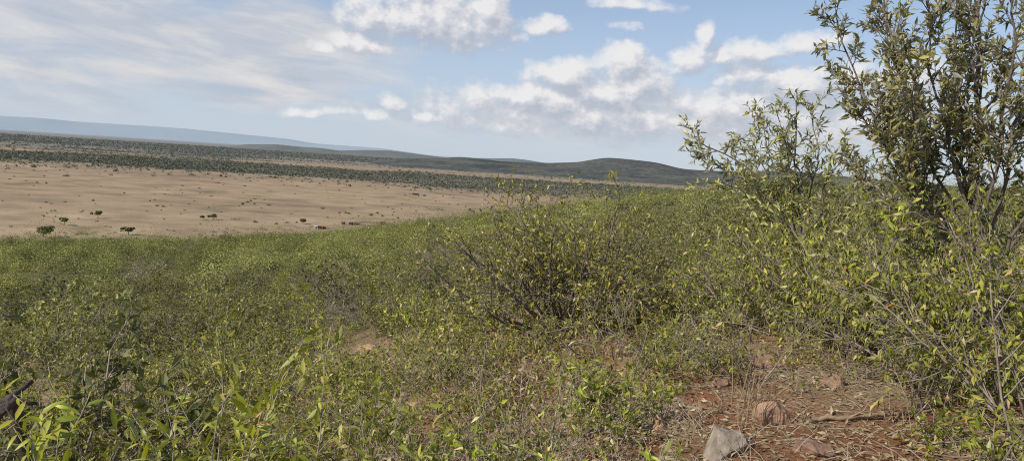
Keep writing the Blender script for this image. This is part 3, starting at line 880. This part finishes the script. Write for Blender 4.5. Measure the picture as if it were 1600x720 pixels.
# the big tree at the right edge
C_TREE = var(C_BUSH, dirs=[(.03, .0, 1, 5.6), (-.33, .05, 1, 4.9), (-.18, -.2, 1, 5.0), (.35, .1, 1, 5.0), (.15, -.25, 1, 4.8), (-.1, .35, 1, 5.0), (.6, 0, 1, 4.6), (-.40, -.1, 1, 4.4), (-.27, .25, 1, 4.6)],
             seg=[12, 7, 4], wob=[.05, .10, .14], trop=[.02, .05, .04], kids=[17, 7], t0=[.22, .12],
             ang=[(25, 55), (20, 50)], lr=[.27, .40], r=.031, rmin=.003, leaf=.098, leaf_lev=1, gap=.023, w=.31, round=.4, lm=L_tree, lmix=(.6, .55, .12), tpl=LEAF_MID, bark=M_bark_dark, sides=6, base=.10)
TB = on(1528, 9.2)
TP = limbs(TB, 9.2, [
    (.042, .1, [(1528, 610), (1525, 450), (1522, 300), (1528, 180), (1531, 60), (1540, -90)]),
    (.021, -.4, [(1526, 480), (1482, 380), (1432, 300), (1382, 220), (1340, 120), (1304, 25)]),
    (.021, .5, [(1526, 440), (1490, 330), (1450, 230), (1412, 130), (1378, 20), (1362, -60)]),
    (.020, -.5, [(1525, 400), (1502, 300), (1474, 200), (1458, 100), (1440, -50)]),
    (.018, .6, [(1526, 500), (1474, 400), (1415, 335), (1355, 285), (1318, 248)]),
    (.018, -.2, [(1526, 420), (1462, 320), (1402, 250), (1352, 190), (1322, 150)]),
    (.018, .9, [(1526, 430), (1496, 350), (1442, 280), (1398, 200), (1386, 110), (1404, 20)]),
    (.021, .3, [(1530, 450), (1560, 330), (1588, 220), (1602, 100), (1612, -50)]),
    (.021, -.3, [(1530, 480), (1582, 380), (1642, 280), (1692, 150), (1722, 0)]),
    (.020, -.8, [(1528, 420), (1550, 300), (1572, 180), (1578, 60), (1584, -70)]),
    (.018, .8, [(1528, 430), (1510, 320), (1500, 220), (1494, 110), (1500, -60)]),
    (.017, -.9, [(1527, 460), (1470, 370), (1430, 310), (1420, 240), (1432, 160), (1425, 80)]),
    (.017, .9, [(1530, 470), (1575, 390), (1625, 330), (1670, 270), (1700, 220)])], 6, 1.0)
C_TREE = var(C_TREE, paths=TP, kids=[26, 7], t0=[.30, .1], lr=[.135, .42], ang=[(22, 58), (20, 55)]); C_TREE.pop('dirs')
make_plant('tree', 411, C_TREE, TB, 'tall tree with narrow silvery leaves filling the right edge', 'tree', parts=('trunk', 'crown'))

C_STRAG = var(C_BUSH, nstem=7, L=1.3, elev=(25, 80), kids=[6, 5], keep=.4, leaf=.075, gap=.05, r=.012, lm=L_bright, bark=M_bark_grey, base=.12)
for i, (px, d, lab, sc) in enumerate([(1180, 8.1, 'straggly nearly bare shrub behind the pinkish brown rock', .8), (1330, 8.6, 'straggly shrub with few leaves in the middle of the bare ground', .6),
                                      (1430, 7.6, 'small straggly shrub right of the long bare stick', .5), (1060, 8.6, 'straggly twiggy shrub left of the bare ground', .75), (960, 9.4, 'thin twiggy shrub below the right side of the central twiggy shrub', .75),
                                      (700, 8.8, 'grey twiggy low shrub below the left side of the central twiggy shrub', .6)]):
    make_plant('shrub', 350 + i, C_STRAG, on(px, d), lab, 'shrub', None, i, sc)

# ================================================================== LOW PLANTS, near
C_LOW = var(C_BUSH, nstem=10, L=.55, elev=(15, 80), seg=[4, 3], wob=[.14, .2], trop=[.02, 0], kids=[6], t0=[.2], ang=[(25, 65)], lr=[.5], r=.007, rmin=.002,
            leaf_lev=1, gap=.022, leaf=.062, w=.36, lm=L_bright, tpl=LEAF_MID, lmix=(.4, .5, -.35), base=.1)
low = [plant_meshes(500 + i, var(C_LOW, lm=(L_bright, L_mid, L_bright, L_mid)[i % 4], L=(.5, .6, .7, .45)[i % 4])) for i in range(6)]
lowdry = [plant_meshes(520 + i, var(C_LOW, lm=L_dry, keep=.35, nstem=14, bark=M_twig_pale)) for i in range(2)]
cnt = 0
pl = []
for k in range(4000):
    if cnt >= 300: break
    a = rng.uniform(radians(-37), radians(36)); d = math.sqrt(rng.uniform(5.0 ** 2, 20 ** 2))
    x, y = d * sin(a), d * cos(a)
    p = (x, y, float(ground(x, y))); px, py = project(p)
    if px > 1130 and py > 520 and rng.random() < .84: continue
    if 1090 < px < 1260 and py > 600 and rng.random() < .93: continue
    if 800 < px < 1130 and py > 600 and rng.random() < .22: continue
    if px < 200 and 500 < py < 690: continue
    if 770 < px < 1000 and 490 < py < 590 and rng.random() < .75: continue
    if 520 < px < 640 and 520 < py < 580: continue
    if pl and min(math.hypot(q[0] - x, q[1] - y) for q in pl) < .24 + .017 * d: continue
    pl.append((x, y)); cnt += 1
    dry = rng.random() < .16 and not (px > 1080 and py > 520)
    st, lf = (lowdry if dry else low)[rng.integers(2 if dry else 6)]
    o = thing('low_shrub', p, 'dry low twiggy plant with few leaves on the stony foreground slope' if dry else 'low leafy green plant among dry litter on the foreground slope', 'shrub',
              'dry low plants on the foreground slope' if dry else 'low leafy plants on the foreground slope', rng.uniform(0, 6.28), rng.uniform(.7, 1.3) * (1.3 if d > 14 else 1))
    obj('stems', st, o); obj('foliage', lf, o)
print('low', cnt)

L_seed = leaf_mat('leaf_seedling', [(0, (.14, .18, .015)), (.4, (.27, .30, .025)), (.8, (.40, .42, .05)), (.96, (.48, .46, .14)), (1, (.5, .3, .08))],
                  under=(.42, .44, .26), under_amt=.5, trans=.4, rough=.42, spec=.45, gain=(1.08, 1.06, 1.0))
# leafy seedlings with big leaves at the bottom left
C_SEED = dict(nstem=3, L=1.0, elev=(62, 88), seg=[7, 4], wob=[.07, .12], trop=[.03, .03], kids=[4], t0=[.35], ang=[(25, 50)], lr=[.38], r=.008, rmin=.003, leaf_lev=0, gap=.032, leaf=.10, w=.28,
              lmix=(.35, .6, .05), tpl=LEAF_FINE, lm=L_bright, bark=M_twig_pale, base=.05, sides=5)
# px, dist, height of top (photo y), label
SEED = [(240, 4.6, 500, 'tallest pale leafed sapling standing out at the lower left', L_seed),
        (345, 5.0, 490, 'sapling with a bare forked tip right of the tallest pale sapling', L_mid),
        (470, 4.8, 495, 'single upright stem with a reddish tip at the lower left centre', L_seed),
        (110, 4.0, 650, 'bright seedling with broad leaves right of the dead branch', L_seed),
        (195, 4.2, 640, 'bright seedling with curved leaves between the dead branch and the tallest sapling', L_seed),
        (300, 4.3, 600, 'bushy seedling with silvery leaves in front of the forked tip sapling', L_seed),
        (385, 4.4, 610, 'seedling with narrow leaves between the forked tip sapling and the reddish tip stem', L_seed),
        (545, 4.9, 615, 'seedling with two large leaves beside the red rock', L_seed),
        (655, 5.2, 610, 'seedling with one broad glowing leaf below the centre left', L_seed),
        (600, 4.6, 665, 'short seedling at the bottom edge right of the red rock', L_seed),
        (720, 4.8, 655, 'short bright seedling at the bottom edge left of the tall bare twig', L_seed),
        (970, 5.6, 640, 'thin grey stem with leaves at its tip in front of the pale stones', L_mid),
        (1020, 5.0, 680, 'short seedling at the bottom edge left of the big grey stone', L_seed),
        (440, 4.2, 660, 'short dense seedling at the bottom edge below the reddish tip stem', L_seed),
        (1560, 5.6, 610, 'yellowing seedling at the lower right edge', L_seed)]
for i, (px, d, ty, lab, lm) in enumerate(SEED):
    p = place(px, d)
    bx, by = project(p)
    h = max((by - ty) / FPX * d * 1.02, .25)
    c = var(C_SEED, L=h * .95, lm=lm, nstem=(1 if i in (2, 11) else 2 if i < 2 else 3), gap=(.045 if i in (2, 11) else .028), elev=((82, 88) if i in (2, 11) else (60, 86)), t0=[.45 if h > .9 else .3], leaf=.098 if d < 4.7 else .09, nsx=0)
    make_plant('sapling', 600 + i, c, p, lab, 'sapling', 'broad leafed saplings in the foreground')
    print('seed', px, round(h, 2))

xs = [20, 70, 150, 225, 275, 330, 365, 415, 500, 570, 620, 690, 760, 830]
for i, px in enumerate(xs):
    d = rng.uniform(4.3, 5.4)
    st, lf = plant_meshes(650 + i, var(C_SEED, L=rng.uniform(.45, .75) if px < 450 else rng.uniform(.3, .45), nstem=6, elev=(40, 86), gap=.032, leaf=.085, lm=L_seed))
    o = thing('seedling', tuple(place(px, d)), 'short bright leafy seedling crowding the bottom edge at the lower left', 'sapling', 'short seedlings along the bottom edge', rng.uniform(0, 6))
    obj('stems', st, o); obj('foliage', lf, o)

# ================================================================== DEAD BRANCH, STICKS
def tube_obj(name, lines, m, loc, label, cat, group=None, k=7):
    V, F = tubes([(np.array(p, float), np.array(r, float)) for p, r in lines], k)
    return tag(obj(name, new_mesh(name, V, F, m, True), None, loc), label, cat, group)


def wander(a, b, n, w, rg):
    a = np.array(a, float); b = np.array(b, float)
    t = np.linspace(0, 1, n)[:, None]
    return a + (b - a) * t + rg.normal(0, w, (n, 3)) * np.sin(t * pi)


rg = np.random.default_rng(9)
q = place(30, 5.2)
b0 = np.array(q)
M_dead = simple_mat('dead_wood', (.085, .065, .055), .9, .55, 22, .7)
lines = []
for (p0, p1, r0, r1) in (((40, 700, 5.2), (14, 618, 5.1), .04, .028), ((-60, 690, 4.9), (50, 595, 5.2), .042, .012), ((-70, 628, 5.2), (58, 630, 5.2), .04, .01), ((50, 740, 5.2), (22, 640, 5.15), .04, .03), ((-10, 660, 5.0), (26, 618, 5.1), .025, .02)):
    a0 = at_d(*p0) - b0; a1 = at_d(*p1) - b0
    lines.append((wander(a0, a1, 9, .012, rg), np.linspace(r0, r1, 9) * rg.uniform(.85, 1.15, 9)))
g0 = at_d(45, 735, 5.2) - b0
lines.append((wander(g0, np.array([.15, .1, -.1]), 7, .015, rg), np.linspace(.05, .07, 7)))
tube_obj('dead_branch', lines, M_dead, q, 'dark weathered broken branch at the lower left edge', 'dead branch')

def stick(pts, d_list, r0, r1, m, label, lift=.04, name='fallen_branch', group=None):
    P = []
    for (px, py) in pts:
        h = hit(px, py); P.append(h + np.array([0, 0, lift]))
    P = np.array(P); o = P[0].copy()
    t = np.linspace(0, len(P) - 1, 14); i = np.minimum(t.astype(int), len(P) - 2); f = (t - i)[:, None]
    L = P[i] * (1 - f) + P[i + 1] * f - o + rg.normal(0, .012, (14, 3))
    L[:, 2] = np.maximum(L[:, 2], [float(ground(a + o[0], b + o[1])) - o[2] + lift * .5 for a, b in L[:, :2]])
    side = []
    for k in (4, 8, 11):
        dv = rg.normal(0, 1, 3); dv[2] = abs(dv[2]) * .4
        side.append((wander(L[k], L[k] + unit(dv) * .3, 5, .01, rg), np.linspace(r1 * .7, r1 * .3, 5)))
    return tube_obj(name, [(L, np.linspace(r0, r1, 14))] + side, m, tuple(o), label, 'fallen branch', group)

stick([(1265, 662), (1360, 657), (1460, 648)], None, .022, .012, simple_mat('stick_brown', (.26, .19, .13), .9, .35, 18, .4), 'long bare stick lying on the dry ground at the lower right')
stick([(1320, 562), (1400, 552), (1480, 550)], None, .03, .014, M_bark_dark, 'dark fallen branch lying under the shrubs left of the trunk')
stick([(1395, 600), (1440, 585), (1510, 560)], None, .016, .008, M_twig_pale, 'pale thin stick slanting across the litter under the tree')
# bare upright twigs
def bare_twig(px, d, ty, label, lean=0., m=M_twig_pale, r=.006):
    p = place(px, d); bx, by = project(p)
    h = (by - ty) / FPX * d
    L = [(wander((0, 0, -.05), (lean, 0, h), 9, .02, rg), np.linspace(r, r * .35, 9))]
    for k in range(6):
        z = rg.uniform(.35, .9) * h
        L.append((wander((lean * z / h, 0, z), (lean * z / h + rg.uniform(-.2, .2), rg.uniform(-.1, .1), z + rg.uniform(.1, .3)), 5, .01, rg), np.linspace(r * .5, r * .2, 5)))
    return tube_obj('bare_twig', L, m, tuple(p), label, 'twig', 'bare upright twigs in the foreground', 5)
bare_twig(742, 6.0, 515, 'tall thin bare twig standing below the central shrub', .03)
bare_twig(605, 5.8, 600, 'short thin bare twig right of the red rock', .06)
bare_twig(872, 6.4, 560, 'thin bare twig left of the pale stones', -.02)
bare_twig(1175, 8.0, 545, 'dark bare stem rising behind the brown rock', -.25, M_bark_dark, .011)
bare_twig(1440, 7.5, 505, 'bare grey stem rising from the bare red ground under the tree', -.1, M_bark_dark, .008)
bare_twig(1590, 5.8, 500, 'grey bent bare stem at the lower right edge', -.35, M_bark_grey, .011)

# ================================================================== ROCKS
def rock_mesh(seed, m, sx, sy, sz, rough=.13, cuts=11):
    import bmesh
    bm = bmesh.new(); bmesh.ops.create_icosphere(bm, subdivisions=4, radius=1)
    g = np.random.default_rng(seed)
    P = np.array([v.co for v in bm.verts])
    for _ in range(cuts):
        nn = g.normal(0, 1, 3); nn /= np.linalg.norm(nn); h = g.uniform(.45, .85)
        e = P @ nn - h
        P -= np.where(e > 0, e * .93, 0)[:, None] * nn
    from mathutils import noise as mn
    ns = np.array([mn.fractal(Vector(tuple(q_ * 1.7 + seed)), .8, 2.1, 5) for q_ in P])
    P *= (1 + rough * ns)[:, None]
    P *= np.array([sx, sy, sz])
    for v, c in zip(bm.verts, P): v.co = c
    me = bpy.data.meshes.new('rock'); bm.to_mesh(me); bm.free()
    me.materials.append(m)
    return me

M_rk_grey = simple_mat('rock_grey', (.22, .18, .14), .95, .45, 7, 1.0, col2=(.36, .31, .255))
M_rk_pink = simple_mat('rock_pinkish', (.34, .22, .15), .9, .3, 8, .7)
M_rk_red = simple_mat('rock_red', (.235, .135, .095), .9, .4, 9, .8, col2=(.34, .22, .16))
ROCKS = [(1135, 716, 44, 36, M_rk_grey, 'big pale grey stone at the bottom edge below the brown rock'),
         (1216, 664, 36, 30, M_rk_pink, 'pinkish brown angular rock with a shadowed right face'),
         (1278, 714, 32, 16, M_rk_red, 'flat red stone at the bottom edge right of the grey stone'),
         (518, 676, 24, 22, M_rk_red, 'red rock among the seedlings at the lower left centre'),
         (890, 655, 18, 16, M_rk_pink, 'orange brown stone left of the two pale stones'),
         (915, 683, 20, 14, M_rk_pink, 'pale brown stone below the orange brown stone'),
         (1035, 675, 14, 18, M_rk_pink, 'upright pale stone left of the big grey stone'),
         (1195, 574, 34, 14, M_rk_red, 'flat red rock half buried under the yellow green shrub'),
         (1385, 545, 50, 14, M_rk_red, 'wide red ledge of rock on the bare ground below the shrubs'),
         (1300, 606, 24, 16, M_rk_red, 'dark red rock in the shade at the middle of the bare ground'),
         (572, 548, 26, 10, M_rk_pink, 'pale rock in the bare opening left of the central shrub'),
         (735, 470, 16, 9, M_rk_grey, 'whitish stone at the left foot of the central shrub'),
         (1130, 606, 18, 12, M_rk_red, 'small dark red rock left of the dark bare stem'),
         (1450, 568, 40, 12, M_rk_red, 'long low red rock beside the tree trunk'),
         (640, 640, 16, 10, M_rk_pink, 'small brown stone among the dry plants at the lower centre left')]
for i, (px, py, hw_, hh, m, lab) in enumerate(ROCKS):
    p = hit(px, py); d = math.hypot(p[0], p[1])
    k = d / FPX
    o = obj('rock', rock_mesh(700 + i, m, hw_ * k * .95, hw_ * k * .8, hh * k * 1.15), None, (p[0], p[1] + .1, p[2] + hh * k * .12))
    o.rotation_euler = (0, 0, rng.uniform(-.5, .5))
    tag(o, lab, 'rock', 'stones on the foreground slope')

# ================================================================== LITTER, DRY GRASS (uncountable)
def scatter_pts(n, dmin, dmax, rg, a0=-38, a1=37):
    a = rg.uniform(radians(a0), radians(a1), n); d = dmin * (dmax / dmin) ** rg.random(n)
    x, y = d * np.sin(a), d * np.cos(a)
    return np.c_[x, y, ground(x, y)], d

P, d = scatter_pts(34000, 3.5, 26, rg)
D = rg.normal(0, 1, (len(P), 3)); D[:, 2] = np.abs(D[:, 2]) * .25; D /= np.linalg.norm(D, axis=1, keepdims=True)
V, F = leaves(P + [0, 0, .012], D, rg.uniform(.03, .085, len(P)), .38, rg, LEAF_MID)
tag(obj('leaf_litter', new_mesh('leaf_litter', V, [F], L_dry, False)), 'dry fallen leaves strewn over the red soil', 'leaf litter', kind='stuff')
P, d = scatter_pts(5200, 3.5, 24, rg)
D = rg.normal(0, 1, (len(P), 3)); D[:, 2] = np.abs(D[:, 2]) * .3; D /= np.linalg.norm(D, axis=1, keepdims=True)
L = rg.uniform(.06, .32, len(P))
lines = [(np.stack([p + [0, 0, .01], p + dd * l * .5 + [0, 0, .02], p + dd * l + rg.normal(0, .02, 3)]), np.array([.0035, .003, .0018])) for p, dd, l in zip(P, D, L)]
V, F = tubes(lines, 3)
tag(obj('twig_litter', new_mesh('twig_litter', V, F, M_twig_pale, False)), 'fine dry twigs lying over the stony slope', 'twig litter', kind='stuff')
# dry grass
P, d = scatter_pts(900, 4.5, 30, rg)
P = P[~((np.degrees(np.arctan2(P[:, 0], P[:, 1])) > 12) & (d < 11) & (rg.random(len(P)) < .85))]
GP = np.repeat(P, 14, 0) + np.c_[rg.normal(0, .06, (len(P) * 14, 2)), np.zeros(len(P) * 14)]
D = rg.normal(0, .35, (len(GP), 3)); D[:, 2] = 1; D /= np.linalg.norm(D, axis=1, keepdims=True)
V, F = leaves(GP, D, rg.uniform(.08, .32, len(GP)), .035, rg, LEAF_MID, curl=.4)
tag(obj('dry_grass', new_mesh('dry_grass', V, [F], L_dry, False)), 'thin straw coloured grass standing on the slope', 'dry grass', kind='stuff')
tp = hit(1168, 672)
GP = np.tile(tp, (26, 1)) + np.c_[rg.normal(0, .10, 26), rg.normal(0, .05, 26), np.zeros(26)]
D = rg.normal(0, .10, (26, 3)); D[:, 2] = 1; D /= np.linalg.norm(D, axis=1, keepdims=True)
V, F = leaves(GP - tp, D, rg.uniform(.3, .85, 26), .014, rg, LEAF_MID, curl=.1)
tag(obj('grass_tuft', new_mesh('grass_tuft', V, [F], L_dry, False), None, tuple(tp)), 'tuft of tall straw stems beside the brown rock', 'grass tuft')

# ================================================================== PLAIN: TREES, BUSHES, HUTS
def plain_tree(px, py, w_px, h_px, label, seed, flat=.5, lean=0., lm=L_dark):
    """base at photo pixel, crown size in photo pixels"""
    p = hit(px, py); d = np.linalg.norm(p - EYE); k = d / FPX
    W, H = w_px * k / 2, h_px * k
    g = np.random.default_rng(seed)
    o = thing('acacia_tree', tuple(p), label, 'tree', 'lone trees on the grass plain')
    ch = H * flat
    L = [(wander((0, 0, -.3), (lean, 0, H - ch * .6), 6, .12, g), np.linspace(.28, .16, 6))]
    for q in range(7):
        a = q / 7 * 6.28 + g.uniform(0, .5)
        L.append((wander((lean, 0, H - ch * g.uniform(.7, 1.1)), (lean + cos(a) * W * .7, sin(a) * W * .7, H - ch * g.uniform(.2, .5)), 5, .1, g), np.linspace(.13, .05, 5)))
    V, F = tubes(L, 5)
    obj('trunk', new_mesh('trunk', V, F, M_bark_dark, True), o)
    nb = 11
    P = np.c_[g.normal(0, .5, nb) * W + lean, g.normal(0, .5, nb) * W, H - ch * g.uniform(.4, 1.0, nb)]
    P[0] = (lean, 0, H - ch)
    r = W * g.uniform(.28, .55, nb); r[0] = W * .72
    V, F, T = blobs(P, r, np.full(nb, ch * .6), 150, g, np.full(nb, .8), .8)
    V[:, 2] = np.minimum(V[:, 2], H)
    obj('crown', new_mesh('crown', V, [F], lm, False, {'tint': T}), o)
    return o

PT = [(68, 371, 22, 15, 'largest lone tree on the plain with a flat round crown at the far left', .75),
      (100, 352, 11, 10, 'small lone tree with a leaning crown right of and above the largest lone tree', .6),
      (153, 341, 9, 10, 'thin brownish lone tree highest up on the left part of the plain', .6),
      (201, 367, 13, 11, 'dark lone tree with a narrow trunk and long shadow at the edge of the thicket', .65),
      (317, 343, 7, 6, 'tiny tree left of its slightly larger neighbour on the middle plain', .6),
      (334, 343, 12, 8, 'rounded tree right of its tiny neighbour on the middle plain', .7),
      (473, 350, 10, 8, 'grey brown tree in the pale grass left of the red roofed house', .7)]
for i, (px, py, w_, h_, lab, fl) in enumerate(PT):
    plain_tree(px, py, w_, h_, lab, 800 + i, fl * .82)
BUSH = [(398, 346, 9, 4), (368, 342, 12, 3), (432, 349, 6, 3), (450, 347, 12, 3), (463, 347, 5, 3), (50, 259, 14, 5), (103, 274, 9, 4), (115, 258, 8, 3), (265, 272, 10, 3), (240, 274, 8, 3), (300, 273, 12, 3), (215, 262, 9, 3),
        (380, 318, 5, 4), (386, 315, 6, 3), (392, 313, 5, 3), (398, 318, 4, 3), (420, 320, 7, 3), (245, 321, 6, 3), (255, 322, 6, 3), (145, 313, 4, 3), (505, 325, 6, 3), (580, 335, 5, 5), (590, 332, 4, 3), (598, 337, 6, 3),
        (530, 332, 4, 3), (540, 332, 4, 3), (545, 333, 4, 3), (622, 340, 4, 3), (550, 325, 6, 2), (560, 337, 4, 2), (640, 342, 4, 2), (330, 306, 5, 2), (260, 303, 6, 2), (80, 329, 3, 2), (86, 329, 3, 2), (130, 329, 3, 2), (735, 327, 8, 5), (741, 330, 5, 4)]
g = np.random.default_rng(77)
for _ in range(130):
    BUSH.append((g.uniform(0, 800), 0, g.uniform(1.5, 4.5), g.uniform(1.0, 2.2)))
fl = hr = None
for i, (px, py, w_, h_) in enumerate(BUSH):
    if py == 0:
        py = g.uniform(255 + px * .06, 372 - px * .045)
        if px > 640: py = g.uniform(300, 330)
    p = hit(px, py + h_ * .4); k = np.linalg.norm(p - EYE) / FPX
    W, H = w_ * k / 2, h_ * k
    if p[2] > 4: continue
    nb = 5
    P = np.c_[g.normal(0, .45, nb) * W, g.normal(0, .45, nb) * W, np.zeros(nb)]
    V, F, T = blobs(P, W * g.uniform(.4, .7, nb), H * g.uniform(.5, 1, nb), 40, g, np.full(nb, max(H * .25, .3)), .7)
    o = obj('bush', new_mesh('bush', V, [F], L_dark if i % 3 else L_grey, False, {'tint': T}), None, tuple(p))
    tag(o, 'small dark bush scattered on the tan grass plain', 'bush', 'small dark bushes scattered over the plain')

def box(x0, x1, y0, y1, z0, z1):
    V = np.array([[x, y, z] for z in (z0, z1) for x, y in ((x0, y0), (x1, y0), (x1, y1), (x0, y1))], float)
    F = np.array([[0, 3, 2, 1], [4, 5, 6, 7], [0, 1, 5, 4], [1, 2, 6, 5], [2, 3, 7, 6], [3, 0, 4, 7]])
    return V, F

def prism_roof(L, W, z, h, ov=.3):
    x, y = L / 2 + ov, W / 2 + ov
    V = np.array([[-x, -y, z], [x, -y, z], [x, y, z], [-x, y, z], [-x, 0, z + h], [x, 0, z + h], [-x, -y, z - .08], [x, -y, z - .08], [x, y, z - .08], [-x, y, z - .08]], float)
    return V, [np.array([[0, 1, 5, 4], [2, 3, 4, 5], [6, 9, 8, 7], [0, 6, 7, 1], [1, 7, 8, 2], [2, 8, 9, 3], [3, 9, 6, 0]]), np.array([[0, 4, 3], [1, 2, 5]])]

def house(px, py, w_px, wall_c, roof_c, label, name='house', hh=2.4, dep=4.5, rz=0., rh=1.0, group='huts of the homestead on the plain'):
    p = hit(px, py); k = np.linalg.norm(p - EYE) / FPX
    L = w_px * k
    o = thing(name, tuple(p), label, name.replace('_', ' '), group, rz)
    V, F = box(-L / 2, L / 2, -dep / 2, dep / 2, -.3, hh)
    obj('wall', new_mesh('wall', V, [F], simple_mat('wall_paint', wall_c, .9, .12, 1.5)), o)
    V, F = prism_roof(L, dep, hh + .09, rh)
    obj('roof', new_mesh('roof', V, F, simple_mat('roof_cover', roof_c, .7, .12, 1.5)), o)
    V, F = box(-.5, .5, -dep / 2 - .06, -dep / 2 - .003, 0, 1.9)
    obj('door', new_mesh('door', V, [F], simple_mat('door_dark', (.05, .04, .035), .8, .2, 3)), o)
    return o

house(494.5, 357, 5, (.50, .52, .54), (.45, .50, .54), 'small white hut at the left end beside the red walled house', 'hut', 1.9, 4, .1, .5)
house(498.3, 357.5, 3.0, (.16, .03, .03), (.14, .04, .04), 'dark red shed squeezed between the white hut and the bright red house', 'hut', 1.9, 4, .1, .5)
house(502.5, 357.5, 4.6, (.30, .07, .06), (.27, .09, .075), 'bright red house below the row of dark huts', 'house', 1.9, 4.2, .1, .5)
house(507.0, 357.5, 3.6, (.09, .02, .02), (.16, .05, .05), 'dark maroon shed at the right end of the red house', 'hut', 1.8, 4.0, .1, .4)
house(536.5, 350.5, 4, (.20, .09, .06), (.16, .11, .08), 'reddish brown hut standing apart left of the enclosure', 'hut', 1.9, 4, 0., .7)
house(548.5, 351, 5, (.055, .045, .045), (.12, .11, .10), 'near black hut at the left end of the enclosure', 'hut', 1.8, 4, 0., .7)
house(559.5, 351.5, 5, (.06, .045, .04), (.16, .14, .12), 'low dark brown hut inside the left part of the enclosure', 'hut', 1.9, 4)
house(598, 350.5, 7, (.05, .045, .045), (.11, .10, .10), 'wide dark hut at the right end of the enclosure', 'hut', 1.9, 4.5, 0., .7)
house(663, 306.5, 4.5, (.14, .17, .23), (.15, .22, .34), 'far house with a blue roof across the plain', 'house', 2.6, 7, .1)
house(650, 304.8, 9, (.10, .09, .085), (.13, .12, .11), 'long dark hut left of the far blue roofed house', 'hut', 2.4, 7, .1)
# thorn fence of the enclosure
c0 = hit(575, 350.5); k = np.linalg.norm(c0 - EYE) / FPX
th = np.linspace(0, 2 * pi, 90)
P = np.c_[c0[0] + np.cos(th) * 21 * k, c0[1] + np.sin(th) * 15, np.zeros(90)]
P[:, 2] = ground(P[:, 0], P[:, 1])
V, F, T = blobs(P - c0, np.full(90, .9), g.uniform(.9, 1.6, 90), 26, g, np.full(90, .7), .35)
tag(obj('thorn_fence', new_mesh('thorn_fence', V, [F], simple_mat('thorn_wood', (.19, .155, .135), .95, .3, 1.2), False), None, tuple(c0)), 'grey brown ring of cut thorn branches round the dark huts', 'fence')

# ================================================================== RENDER
scn.render.engine = 'CYCLES'
scn.cycles.use_denoising = False
scn.cycles.filter_width = 1.1
scn.cycles.sample_clamp_indirect = 3.0
scn.cycles.max_bounces = 6; scn.cycles.diffuse_bounces = 2; scn.cycles.glossy_bounces = 2; scn.cycles.transmission_bounces = 3; scn.cycles.transparent_max_bounces = 4
scn.view_settings.view_transform = 'Standard'; scn.view_settings.look = 'None'; scn.view_settings.exposure = 0; scn.view_settings.gamma = 1
scn.render.resolution_x = 1024; scn.render.resolution_y = 460
